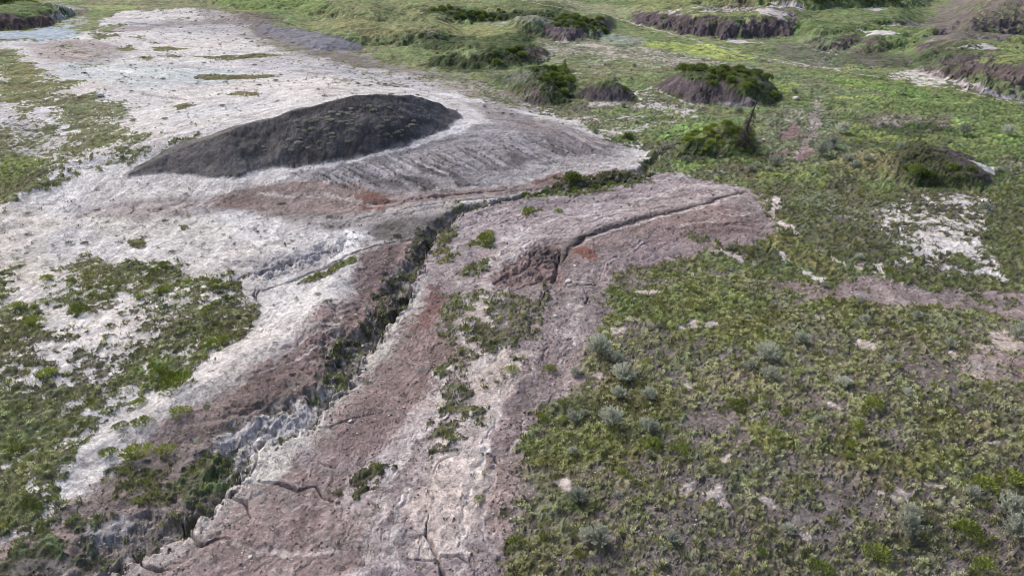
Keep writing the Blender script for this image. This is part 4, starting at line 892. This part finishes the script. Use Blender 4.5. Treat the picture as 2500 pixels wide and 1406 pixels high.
def leaves(n, r, h, ll, lw, up=.6, core=.35, seed=0):
    """a low bush: n little folded leaves spread through a dome, pointing outwards and up"""
    q = np.random.RandomState(seed)
    th = q.rand(n) * 2 * np.pi; rr = r * np.sqrt(q.rand(n)) ; lob = 1 + .22 * np.sin(th * 3 + q.rand() * 6) + .15 * np.sin(th * 5 + q.rand() * 6)
    rr = rr * lob; dome = np.sqrt(np.clip(1 - (rr / (r * 1.35)) ** 2, .05, 1))
    z = h * dome * (core + (1 - core) * q.rand(n) ** .5) * (.85 + .3 * q.rand(n))
    p = np.stack([rr * np.cos(th), rr * np.sin(th), z], 1)
    d = np.stack([np.cos(th) * rr / r, np.sin(th) * rr / r, np.full(n, up + .3)], 1) + q.randn(n, 3) * .38
    d /= np.linalg.norm(d, axis=1, keepdims=True)
    s = np.cross(d, q.randn(n, 3)); s /= np.linalg.norm(s, axis=1, keepdims=True)
    L = ll * (.7 + .6 * q.rand(n))[:, None]; W = lw * (.7 + .6 * q.rand(n))[:, None]
    a = p - d * L * .4; b = p + s * W * .5 + d * L * .15; c = p + d * L * .6; e = p - s * W * .5 + d * L * .1
    v = np.stack([a, b, c, e], 1).reshape(-1, 3); f = np.arange(4 * n).reshape(-1, 4)
    t = np.repeat(q.rand(n) * .7 + .1, 4)
    return v.astype(f4), f, t.astype(f4)
def plumes(n, r, h, ll, lw, up, seed, core=0):
    """upright silvery twigs fanning out of the root, each clothed in small leaves"""
    q = np.random.RandomState(seed); V, F, T = [], [], []; k = 0; n = n // 16
    for p in range(n):
        th = q.rand() * 6.28; el = q.rand() ** .7; ax = np.array([math.cos(th) * el * r, math.sin(th) * el * r, h * (1.05 - .5 * el * el) * (.8 + .3 * q.rand())]); tn = q.rand() * .45
        for m in range(16):
            f_ = .45 + .6 * (m / 16); c = ax * f_; u_ = ax / np.linalg.norm(ax) + q.randn(3) * .45; u_ /= np.linalg.norm(u_)
            sd_ = np.cross(u_, q.randn(3)); sd_ /= np.linalg.norm(sd_); c = c + q.randn(3) * r * .045; l_ = ll * (.7 + .5 * q.rand())
            V += [c - u_ * l_ * .4, c + sd_ * lw * .5, c + u_ * l_ * .6, c - sd_ * lw * .5]; F.append([k, k + 1, k + 2, k + 3]); k += 4; T += [tn + .35 * q.rand() + .25 * (f_ - .45)] * 4
    return np.array(V, f4), np.array(F), np.array(T, f4)
def proto(name, mat, seed, stem=True, plume=False, **kw):
    v, f, t = (plumes if plume else leaves)(seed=seed, **kw)
    q = np.random.RandomState(seed + 99); r, h = kw['r'], kw['h']
    if stem:                                        # woody stems fanning out of the root
        vs, fs = [], []
        for k in range(9):
            th = q.rand() * 6.28; e = np.array([math.cos(th) * r * .6, math.sin(th) * r * .6, h * .7]); w = r * .03
            b = len(v) + len(vs) * 1
            o = np.array([-math.sin(th) * w, math.cos(th) * w, 0])
            vs += [o - [0, 0, .05], -o - [0, 0, .05], e - o * .4, e + o * .4]; fs.append([b, b + 1, b + 2, b + 3])
        v = np.vstack([v, np.array(vs, f4)]); f = np.vstack([f, np.array(fs)]); t = np.concatenate([t, np.zeros(len(vs), f4)])
    me = raw_mesh(name, v, f); a = me.attributes.new('tint', 'FLOAT', 'POINT'); a.data.foreach_set('value', t.astype(f4))
    me.materials.append(mat); return me

def uv_of(x, y, z):
    dy = y * cp - (z - CAM_H) * sp_; dz = y * sp_ + (z - CAM_H) * cp
    return 1250 + FPX * x / dy, 703 - FPX * dz / dy
US, VS_ = uv_of(X, Y, H)
INV = (US > -60) & (US < 2560) & (VS_ > -25) & (VS_ < 1450)
AREA = (dYj * dXi)
def scatter(dens, n_exp=None, wide=False):
    """dens: plants per square metre on every grid cell -> indices"""
    lam = dens * AREA * (1 if wide else INV)
    tot = float(lam.sum())
    if n_exp is not None and tot > n_exp: lam = lam * (n_exp / tot); tot = n_exp
    n = rng.poisson(tot)
    c = np.cumsum(lam.ravel(), dtype=np.float64); r = rng.rand(n) * c[-1]
    return np.searchsorted(c, r)
def thin(idx, size, gap=.8):
    """drop plants that would stand in another one"""
    keep = []; cell = {}; g = 1.5
    for i, s in zip(idx, size):
        x, y = XF[i], YF[i]; k = (int(x // g), int(y // g)); ok = True
        for a in (-1, 0, 1):
            for b in (-1, 0, 1):
                for (xx, yy, ss) in cell.get((k[0] + a, k[1] + b), ()):
                    if (x - xx) ** 2 + (y - yy) ** 2 < (gap * (s + ss)) ** 2: ok = False; break
                if not ok: break
            if not ok: break
        if ok: cell.setdefault(k, []).append((x, y, s))
        keep.append(ok)
    keep = np.array(keep, bool); return idx[keep], size[keep]
def merged(name, protos, idx, scale, mat, label, cat):
    """uncountable small plants: one mesh"""
    vs, fs, ts = [], [], []; base = 0
    var = rng.randint(0, len(protos), len(idx))
    for k, pm in enumerate(protos):
        w = idx[var == k]; sc = scale[var == k]
        if not len(w): continue
        v, f, t = pm; a = rng.rand(len(w)) * 2 * np.pi; ca, sa = np.cos(a), np.sin(a)
        vx = (v[None, :, 0] * ca[:, None] - v[None, :, 1] * sa[:, None]) * sc[:, None] + XF[w][:, None]
        vy = (v[None, :, 0] * sa[:, None] + v[None, :, 1] * ca[:, None]) * sc[:, None] + YF[w][:, None]
        vz = v[None, :, 2] * sc[:, None] * (.8 + .4 * rng.rand(len(w)))[:, None] + HF[w][:, None]
        vs.append(np.stack([vx, vy, vz], -1).reshape(-1, 3)); n = len(v)
        fs.append((f[None] + (np.arange(len(w)) * n)[:, None, None]).reshape(-1, 4) + base)
        ts.append((t[None] + (rng.rand(len(w)) * .5 - .25)[:, None]).ravel()); base += len(w) * n
    me = raw_mesh(name, np.vstack(vs), np.vstack(fs)); a = me.attributes.new('tint', 'FLOAT', 'POINT'); a.data.foreach_set('value', np.concatenate(ts).astype(f4))
    o = link(name, me, mat); tag(o, label, cat, None, 'stuff'); print(name, len(idx), 'plants', len(me.polygons), 'faces'); return o
def individuals(name, meshes, idx, size, label, cat, group, base=1.):
    for i, s in zip(idx, size):
        o = bpy.data.objects.new(name, meshes[rng.randint(len(meshes))]); scene.collection.objects.link(o)
        o.location = (XF[i], YF[i], HF[i] - .02); k = s / base; o.scale = (k, k, k * (.8 + .35 * rng.rand())); o.rotation_euler = (0, 0, rng.rand() * 6.28)
        tag(o, label(i) if callable(label) else label, cat, group)

def where(i, *opts):                                    # wording by the place a plant stands on
    for m, w in opts:
        if m is None or m.ravel()[i]: return w
def inpoly(px):                                        # mask of a photo outline laid on the ground
    sl_, sd, s = poly_sd(px, 0, 0); m = np.zeros(X.shape, bool); m[sl_] = sd > 0; return m
SAGE = [proto('sagebrush', M_SAGE, 100 + k, plume=True, n=1100, r=.5, h=.62, ll=.12, lw=.034, up=.9) for k in range(5)]
GREEN = [proto('green_shrub', M_GREEN, 200 + k, n=380, r=.5, h=.42, ll=.14, lw=.045, up=.7) for k in range(5)]
SCRUB = [proto('dark_shrub', M_SCRUB, 300 + k, n=300, r=.5, h=.36, ll=.12, lw=.045, up=.6) for k in range(4)]
HUM = [proto('green_bush', M_GREEN, 370 + k, n=420, r=.5, h=.5, ll=.17, lw=.06, up=.6, core=.0) for k in range(3)]
MTUFT = [proto('mound_shrub', M_GREY, 350 + k, n=160, r=.5, h=.42, ll=.2, lw=.09, up=.6) for k in range(3)]
THICK = [proto('thicket_bush', M_DARK, 400 + k, n=620, r=.8, h=.9, ll=.26, lw=.09, up=.6, core=.0) for k in range(5)]
t_small = [leaves(26, .075, .10, .085, .026, 1.3, .1, 500 + k) for k in range(6)]
t_grass = [leaves(14, .11, .08, .16, .022, 1.2, .1, 520 + k) for k in range(6)]

# the big silver sagebrushes one can point to: photo position, width in photo pixels, label
BIG = [(1462,1310,62,'large silver sagebrush standing alone near the bottom edge, right of the pink ground'),
 (1490,1020,62,'round silver sagebrush beside a mossy olive patch, lowest of the silver bushes there'),
 (1520,915,62,'broad silver sagebrush on the left rim of the green scrub, above two more'),
 (1508,960,44,'silver sagebrush directly below the broad one on the rim of the scrub'),
 (1583,962,44,'silver sagebrush to the right of its twin, under the broad one'),
 (1408,1212,50,'silver sagebrush touching a pinkish bare patch at the left of the scrub'),
 (1508,1210,26,'small pale sagebrush right of the bush by the pinkish bare patch'),
 (1404,908,32,'grey-green sagebrush standing on the edge of the pink ground'),
 (1572,1035,36,'dull grey sagebrush right of the round silver one'),
 (1870,865,62,'wide grey sagebrush with a darker foot in the middle of the right scrub'),
 (1832,893,36,'small silver sagebrush left of a bigger one in the right scrub'),
 (1880,915,44,'silver sagebrush right below the wide grey one'),
 (2108,785,26,'single grey sagebrush in olive grass above a white bare patch'),
 (2215,1285,60,'silver sagebrush leaning down the slope near a pinkish bare patch, lower right'),
 (2465,1240,62,'large pale sagebrush at the right edge, upper of two'),
 (2478,1290,62,'large pale sagebrush at the right edge, lower of two'),
 (2485,815,52,'bluish sagebrush at the right edge beside the pink bank'),
 (1640,1310,36,'silver sagebrush with a shadowed foot left of the lower scrub'),
 (1605,797,20,'tiny silver sagebrush beside a white bare patch on the upper scrub'),
 (1460,850,70,'wide dark green and silver sagebrush clump on the upper left rim of the scrub'),
 (1505,875,40,'sagebrush on the right side of the dark clump at the rim of the scrub'),
 (1955,830,40,'greyish sagebrush above the wide grey one in the right scrub'),
 (2005,372,46,'large grey sagebrush below the two red-brown trails'),
 (2030,355,36,'grey sagebrush right behind the large one below the trails'),
 (1890,400,34,'grey sagebrush on bright grass left of the lower trail'),
 (2088,405,26,'roundish sagebrush on the shoulder of the right hill'),
 (2070,390,24,'sagebrush just above the roundish one on the shoulder of the right hill'),
 (2055,318,34,'grey sagebrush on the meadow right of the pale trail'),
 (2350,325,34,'grey sagebrush on bright green grass behind the right hill'),
 (2460,325,30,'wide bluish sagebrush at the far right of the meadow')]
nbig = 0; used_i = []
for u, v, w, lab in BIG:
    j, c = P(u, v + w * .22, True); i = j * NC + c
    d = math.sqrt(XF[i] ** 2 + YF[i] ** 2 + CAM_H ** 2); sz = w / FPX * d
    o = bpy.data.objects.new('sagebrush', SAGE[nbig % 5]); scene.collection.objects.link(o)
    o.location = (XF[i], YF[i], HF[i] - .03); o.scale = (sz * 1.08,) * 3; o.rotation_euler = (0, 0, nbig * 1.7); tag(o, lab, 'sagebrush', 'sagebrush bushes'); nbig += 1
GRN = [(348,1030,42,'bright green shrub alone on the white strip, lower left'),(440,1005,44,'green and brown shrub on the edge of the white strip, right of the bright one'),(342,982,34,'dull brownish shrub on the white strip above the bright green one'),
 (295,1040,32,'small yellow-green shrub left of the bright one on the white strip'),(265,1105,38,'green shrub low on the white strip near the lower left scrub'),(335,1105,64,'wide green shrub right of the one low on the white strip'),
 (430,930,74,'long bright green shrub at the tip of the left scrub'),(1342,898,34,'bright green shrub alone on the pink ground left of the silver bushes'),(1185,585,44,'green shrub on the pink ground beside the upper gully'),
 (1195,568,26,'small green shrub just above the one beside the upper gully'),(1592,1085,50,'yellow-green shrub with long twigs in the foreground scrub'),(1660,1095,50,'yellow-green shrub right of the long-twigged one'),
 (2400,1180,50,'bright green shrub near the right edge, above pale sagebrushes'),(2470,1170,60,'tall bright green shrub at the right edge'),(2360,1290,60,'yellow-green shrub beside the pale sagebrushes'),(2130,985,46,'yellow-green shrub in the middle of the right scrub'),
 (2140,1350,60,'bright green shrub near the bottom right'),(2400,1380,50,'bright green shrub in the bottom right corner'),(191,755,36,'round green shrub on the white flat at the left'),(115,910,40,'blue-green shrub on the speckled white ground at the left'),
 (405,1100,42,'grey-green shrub on brown ground left of the gully end'),(1250,900,34,'dark green shrub on the white tongue'),(1290,515,28,'olive shrub on pink ground right of the gully bend'),(1170,1215,26,'green shrub on the lower pink ground, left one'),
 (1365,515,22,'light green shrub on the upper pink ground'),(504,992,16,'tiny dark green shrub on the brown flank')]
for k, (u, v, w, lab) in enumerate(GRN):
    j, c = P(u, v + w * .2, True); i = j * NC + c
    d = math.sqrt(XF[i] ** 2 + YF[i] ** 2 + CAM_H ** 2); sz = w / FPX * d
    o = bpy.data.objects.new('green_shrub', GREEN[k % 5]); scene.collection.objects.link(o)
    o.location = (XF[i], YF[i], HF[i] - .03); o.scale = (sz * .95,) * 3; o.rotation_euler = (0, 0, k * 2.1); tag(o, lab, 'shrub', 'green shrubs')

RF = inpoly([(1480,720),(1560,670),(1700,655),(1800,670),(1950,700),(2100,745),(2300,760),(2700,800),(2900,1700),(1235,1700),(1240,1300),(1262,1150),(1295,1080),(1330,985),(1420,970),(1450,915),(1425,850),(1450,800)])
LF = inpoly([(-300,640),(0,650),(240,625),(400,645),(600,685),(630,700),(620,830),(500,900),(310,990),(210,1040),(130,1200),(60,1320),(-400,1700)])
cl = sstep(-.2, 1.2, NM * .8 + NS * .5)
cl2 = sstep(-.1, 1.2, fbm(X / 5, Y / 5, 4, 131) * 1.0)
WF0 = inpoly([(90,110),(230,70),(540,30),(800,140),(1180,215),(1450,320),(1130,285),(1000,240),(700,245),(360,380),(300,330),(330,270),(120,200)]) | inpoly([(-50,520),(400,450),(900,500),(1060,560),(880,620),(620,680),(400,640),(0,650)])
# small silver sage plants
merged('sage_plants', t_small, *(lambda i: (i, (.55 + .95 * rng.rand(len(i)) ** 2).astype(f4)))(scatter((.25 + .75 * CF) * (RF * (9 + 22 * cl2 * (.3 + cl)) + LF * 4), 52000, True)), M_TUFT, 'low silvery sage plants thickly scattered over the foreground scrub', 'sage plants')
merged('grass', t_grass, *(lambda i: (i, (.8 + .9 * rng.rand(len(i))).astype(f4)))(scatter(CF * (1 - sstep(40, 78, Y)) * (4 + 8 * cl), 34000, True)), M_TUFTG, 'short green grass between the bare patches', 'grass')
merged('scrub_plants', t_grass, *(lambda i: (i, (.8 + .8 * rng.rand(len(i))).astype(f4)))(scatter((CF * (1 - sstep(40, 78, Y)) * 4 + bare * .25 * (1 - sstep(40, 70, Y)) * (1 + 3 * WF0) + bare * WF0 * .35 * sstep(40, 60, Y) * (.3 + cl2)), 18000, True)), M_SCRUB, 'grey-brown low scrub and dry tufts on the soil', 'low scrub')

# gravel and dry clods on the bare slopes
M_GRV = leaf_mat('gravel', (112, 98, 96), (232, 222, 216)); M_GRV.node_tree.nodes['Mix Shader'].inputs[0].default_value = 0
def clod(seed):
    q = np.random.RandomState(seed); c = np.array([[x, y, z] for x in (-1, 1) for y in (-1, 1) for z in (-.4, 1)], float) * (.55 + .45 * q.rand(8, 1)) * [1, .8, .7]
    f = np.array([[0, 1, 3, 2], [4, 6, 7, 5], [0, 4, 5, 1], [2, 3, 7, 6], [1, 5, 7, 3], [0, 2, 6, 4]]); return (c * .5).astype(f4), f, np.full(8, -.05 + .9 * q.rand() ** 2.5, f4)
merged('gravel', [clod(600 + k) for k in range(14)], *(lambda i: (i, (.028 + .075 * rng.rand(len(i)) ** 3).astype(f4)))(scatter(bare * (1 - sstep(30, 62, Y)) * (SOIL.mean(-1) < .36) * (12 + 24 * np.clip(.5 + .5 * NM, 0, 1.5)), 52000, True)), M_GRV, 'loose gravel and dry clay clods strewn over the bare pink and brown ground', 'gravel')
# medium shrubs
def plant(name, meshes, dens, cap, smin, smax, label, cat, group, stuffmat, stufflabel, gap=.8, base=1., nexp=None, pw=2.):
    idx = scatter(dens, nexp); s = smin + (smax - smin) * rng.rand(len(idx)) ** pw
    idx, s = thin(idx, s, gap)
    d = np.sqrt(XF[idx] ** 2 + YF[idx] ** 2 + 400); o = np.argsort(-(s / d)); idx, s = idx[o], s[o]
    individuals(name, meshes, idx[:cap], s[:cap], label, cat, group, base)
    print(name, len(idx)); return idx, s
plant('green_shrub', GREEN, CF * (LF * 1.3 * cl + RF * .45 * cl2 * (1 - cl)), 270, .35, .95, lambda i: where(i, (LF & (CF > .5) & (Y < 36), 'yellow-green leafy shrub in the nearest scrub at the lower left'), (LF, 'green leafy shrub in the patchy scrub left of the gully'), (RF & (Y < 34), 'yellow-green shrub in the nearest scrub right of the pink ground'), (None, 'yellow-green shrub further up the right-hand scrub')), 'shrub', 'green shrubs', None, None, .3, 1., 400)
plant('sagebrush', SAGE, CF * (RF * .05 + (Y > 60) * (X > 6) * (Y < 115) * sstep(0, 1.2, fbm(X / 6, Y / 6, 3, 211)) * .22 + (Y < 62) * (X > 14) * .03), 270, .35, .95, lambda i: where(i, (RF & (Y < 34), 'grey silver sagebrush in the nearest scrub at the lower right'), (RF, 'grey silver sagebrush in the upper half of the right-hand scrub'), (Y < 62, 'grey sagebrush on the green ground around the white patch at the right'), (X < 25, 'grey sagebrush on the far meadow near the pale trail'), (None, 'grey sagebrush on the far meadow right of the pale trail')), 'sagebrush', 'sagebrush bushes', None, None, .5, 1., 270)
WF = inpoly([(90,110),(230,70),(540,30),(800,140),(1180,215),(1450,320),(1130,285),(1000,240),(700,245),(360,380),(300,330),(330,270),(120,200)])
WF2 = inpoly([(-50,520),(400,450),(900,500),(1060,560),(880,620),(620,680),(400,640),(0,650)])
wf3 = inpoly([(640,780),(840,640),(900,660),(640,900),(400,1020),(300,1010)])
plant('dark_shrub', SCRUB, (GF < .1) * (WF * .08 + WF2 * .09 + wf3 * .1) + (GF > .1) * (Y < 70) * .6 * (GL < 3), 270, .2, .75, lambda i: where(i, (GF > .1, 'dark grey-green shrub clinging to the side of the gully'), (WF, 'small dark shrub on the white plain behind the dark mound'), (wf3, 'small dark shrub on the pale strip left of the gully'), (None, 'small dark shrub on the pale flat below the dark mound')), 'shrub', 'dark little shrubs', None, None, .7, 1., 270)
DM = inpoly([(700,300),(860,262),(1000,262),(1100,290),(980,340),(800,378),(640,380),(600,370),(560,370)])
plant('mound_shrub', MTUFT, DM * (.25 + sstep(-.6, .8, NM + NB * .5)) * 4, 240, .25, .6, 'small grey-green tuft growing on the dark clay mound', 'shrub', 'tufts on the dark mound', None, None, .3, 1., 330)
# thickets on the buttes and far hills
THW = [(inpoly(q), w_) for q, w_ in [
 ([(1650,192),(1700,168),(1800,170),(1860,185),(1905,240),(1870,252),(1800,225),(1700,202)], 'on top of the wide round butte'),
 ([(2210,395),(2300,392),(2400,425),(2400,450),(2290,448),(2210,430)], 'on the lower slope of the right hill'),
 ([(1300,170),(1385,165),(1398,215),(1380,235),(1330,215)], 'on the steep green hill left of the small butte'),
 ([(1180,130),(1290,122),(1280,155),(1200,160)], 'on the green hill with a brown bare flank'),
 ([(1050,20),(1230,30),(1240,38),(1060,34)], 'in a thin row across the far meadow'),([(1380,42),(1440,46),(1490,80),(1450,85),(1340,60)], 'above the bare brown bank beside the far track'),
 ([(1480,335),(1545,338),(1550,350),(1490,350)], 'on the small green spot at the end of the pale slope'),([(1350,448),(1480,440),(1560,430),(1480,455),(1370,468)], 'lining the upper gully'),([(1490,205),(1540,225),(1530,238)], 'on the small round butte')]]
TH = sum(m_.astype(f4) for m_, w_ in THW)
plant('thicket_bush', THICK, TH * (GF < 2) * .5, 280, .45, .9, lambda i: where(i, *[(m_ > 0, 'dark green thicket bush ' + w_) for m_, w_ in THW]), 'bush', 'thicket bushes', None, None, .45, .9, 280)
HU = inpoly([(1680,330),(1740,308),(1800,312),(1845,345),(1845,375),(1720,386),(1655,376)])
plant('green_bush', HUM, HU * 2.2, 60, .5, .95, 'leafy green bush covering the hummock beside the dead tree', 'bush', 'bushes on the hummock', None, None, .4, 1., 80)
TL = inpoly([(-60,20),(40,22),(112,30),(115,5),(60,-25),(-60,-25)])
plant('tall_bush', THICK, TL * .12, 30, 1.6, 2.4, 'tall green bush on top of the cliff in the top left corner', 'bush', 'tall bushes on the top left cliff', None, None, .5, 1., 26)
TR_ = inpoly([(1850,10),(1990,16),(2190,14),(2190,-22),(1850,-22)])
plant('tall_bush', THICK, TR_ * .05, 40, 1.6, 2.8, 'dark tall bush at the foot of the hills along the top edge', 'bush', 'tall bushes along the top edge', None, None, .5, 1., 34)

# ------------------------------------------------------------------ stones
M_ST = bpy.data.materials.new('pale_stone'); M_ST.use_nodes = True; nt = M_ST.node_tree
n = nd(nt, 'ShaderNodeTexNoise'); n.inputs['Scale'].default_value = 9; cr = nd(nt, 'ShaderNodeValToRGB')
cr.color_ramp.elements[0].color = (.42, .40, .37, 1); cr.color_ramp.elements[1].color = (.78, .76, .72, 1); cr.color_ramp.elements[0].position = .3; cr.color_ramp.elements[1].position = .6
nt.links.new(n.outputs[0], cr.inputs[0]); nt.links.new(cr.outputs[0], nt.nodes['Principled BSDF'].inputs['Base Color']); nt.nodes['Principled BSDF'].inputs['Roughness'].default_value = .9
import bmesh
def stone_mesh(seed):
    q = np.random.RandomState(seed); bm = bmesh.new(); bmesh.ops.create_icosphere(bm, subdivisions=2, radius=.5)
    ax = q.randn(6, 3); ax /= np.linalg.norm(ax, axis=1, keepdims=True); off = .28 + .14 * q.rand(6)
    for v in bm.verts:
        p = np.array(v.co)
        for a, o_ in zip(ax, off):
            t_ = p @ a
            if t_ > o_: p = p - a * (t_ - o_)
        v.co = p * [1, .8, .55]
    me = bpy.data.meshes.new('stone'); bm.to_mesh(me); bm.free(); me.materials.append(M_ST); return me
STN = [stone_mesh(k) for k in range(5)]
ST = [(1357,774,10,'pale round stone alone on the pink slope'),(1388,688,16,'flat white stone below the dark hollow'),(1403,650,8,'small cream stone right of the dark hollow'),(1403,729,8,'small white stone below the flat one'),
      (857,1030,10,'white stone lying on the crack right of the gully'),(885,846,8,'white stone on the brown ground by the gully rim'),(887,908,8,'white stone at the gully edge'),(1088,1022,14,'white lump beside green clumps on the pink ground'),
      (1150,1012,16,'larger white lump right of the other in the green clumps'),(245,236,14,'bright white rock at the edge of the left plants'),(1942,246,16,'bright white rock on the grass right of the butte'),(1195,504,7,'small white stone beside the gully bend'),
      (520,906,8,'pale stone on brown ground beside the white strip'),(869,770,8,'pale stone high on the brown flank'),(610,1360,10,'small pale stone near the bottom edge'),(1862,345,9,'white stone left of the upper trail')]
for k, (u, v, w, lab) in enumerate(ST):
    j, c = P(u, v, True); i = j * NC + c; d = math.sqrt(XF[i] ** 2 + YF[i] ** 2 + 400); s = w / FPX * d * 1.1
    o = bpy.data.objects.new('stone', STN[k % 5]); scene.collection.objects.link(o); o.location = (XF[i], YF[i], HF[i] + s * .1); o.scale = (s * 1.2, s, s); o.rotation_euler = (0, 0, k); tag(o, lab, 'stone', 'pale stones')
idx = scatter(bare * (Y < 48) * (np.abs(COV) < .2) * (X < 3) * .9, 230); sz = .04 + .08 * rng.rand(len(idx)) ** 2
individuals('stone', STN, idx[:230], sz[:230], 'tiny pale pebble on the bare pink and brown foreground ground', 'stone', 'pebbles', 1.)

# ------------------------------------------------------------------ dead tree
M_BK = bpy.data.materials.new('grey_bark'); M_BK.use_nodes = True; nt = M_BK.node_tree
n = nd(nt, 'ShaderNodeTexNoise'); n.inputs['Scale'].default_value = 14; cr = nd(nt, 'ShaderNodeValToRGB')
cr.color_ramp.elements[0].color = (.035, .03, .03, 1); cr.color_ramp.elements[1].color = (.12, .105, .10, 1)
nt.links.new(n.outputs[0], cr.inputs[0]); nt.links.new(cr.outputs[0], nt.nodes['Principled BSDF'].inputs['Base Color']); nt.nodes['Principled BSDF'].inputs['Roughness'].default_value = .95
def tube_mesh(name, paths):
    vs, fs = [], []
    for pts, rad in paths:
        pts = np.array(pts, float); n = 6
        for k, p in enumerate(pts):
            d = pts[min(k + 1, len(pts) - 1)] - pts[max(k - 1, 0)]; d /= np.linalg.norm(d) + 1e-9
            a = np.cross(d, [.3, .9, .2]); a /= np.linalg.norm(a); b = np.cross(d, a)
            b0 = len(vs)
            for m_ in range(n):
                t_ = 2 * math.pi * m_ / n; vs.append(p + (a * math.cos(t_) + b * math.sin(t_)) * rad[k])
            if k:
                for m_ in range(n): fs.append([b0 - n + m_, b0 - n + (m_ + 1) % n, b0 + (m_ + 1) % n, b0 + m_])
    me = raw_mesh(name, np.array(vs), np.array(fs)); me.materials.append(M_BK); return me
j, c = P(1812, 362, True); i = j * NC + c
dist = math.sqrt(XF[i] ** 2 + YF[i] ** 2 + 400)
dt = bpy.data.objects.new('dead_tree', None); scene.collection.objects.link(dt); dt.location = (XF[i], YF[i], HF[i] - .1)
tag(dt, 'bare dead conifer leaning right out of the green shrubby hummock', 'dead tree')
TH_ = 4.6; q = np.random.RandomState(3)
tr = [(0, 0, 0), (.10, 0, .9), (.22, 0, 1.8), (.42, 0, 2.9), (.66, 0, 3.9), (.80, 0, 4.7)]
o = link('trunk', tube_mesh('trunk', [(tr, [.15, .13, .10, .07, .045, .02])])); o.parent = dt
def trunk_at(z):
    for a, b in zip(tr, tr[1:]):
        if a[2] <= z <= b[2]: t_ = (z - a[2]) / (b[2] - a[2]); return np.array(a) + (np.array(b) - np.array(a)) * t_
    return np.array(tr[-1])
for k in range(96):
    z = .5 + 2.9 * (k / 96) ** 1.25; p = trunk_at(z); th = k * 2.4 + q.rand(); L = (1.05 * (1 - (z - .5) / 3.8) + .12) * (.6 + .6 * q.rand())
    d = np.array([math.cos(th), math.sin(th), 0]); p1 = p + d * L * .5 + [0, 0, -.06 * L]; p2 = p + d * L + [0, 0, -.42 * L]
    paths = [([p, p1, p2], [.034, .024, .010])]
    for m_ in range(4):
        f_ = .35 + .16 * m_; b = p + (p2 - p) * f_; s_ = np.cross(d, [0, 0, 1]) * (1 if m_ % 2 else -1)
        paths.append(([b, b + (s_ * .6 + d * .4) * L * .3 - [0, 0, .16 * L]], [.018, .008]))
    o = link('branch', tube_mesh('branch', paths)); o.parent = dt
# small lone juniper on the far hill
j, c = P(1378, 182, True); i = j * NC + c
jt = bpy.data.objects.new('juniper_tree', None); scene.collection.objects.link(jt); jt.location = (XF[i], YF[i], HF[i] - .05); tag(jt, 'small dark upright juniper on the right shoulder of the green hill', 'tree')
v, f, t = leaves(700, .5, 1.9, .16, .07, .6, .05, 77); v[:, :2] *= np.clip(1.25 - v[:, 2:3] / 2.0, .15, 1.2)
me = raw_mesh('crown', v, f); a = me.attributes.new('tint', 'FLOAT', 'POINT'); a.data.foreach_set('value', t); me.materials.append(M_DARK); o = link('crown', me); o.parent = jt
o = link('trunk', tube_mesh('trunk', [([(0, 0, 0), (.02, 0, .8), (0, .02, 1.6)], [.07, .05, .02])])); o.parent = jt
print('done', time.time() - T0)
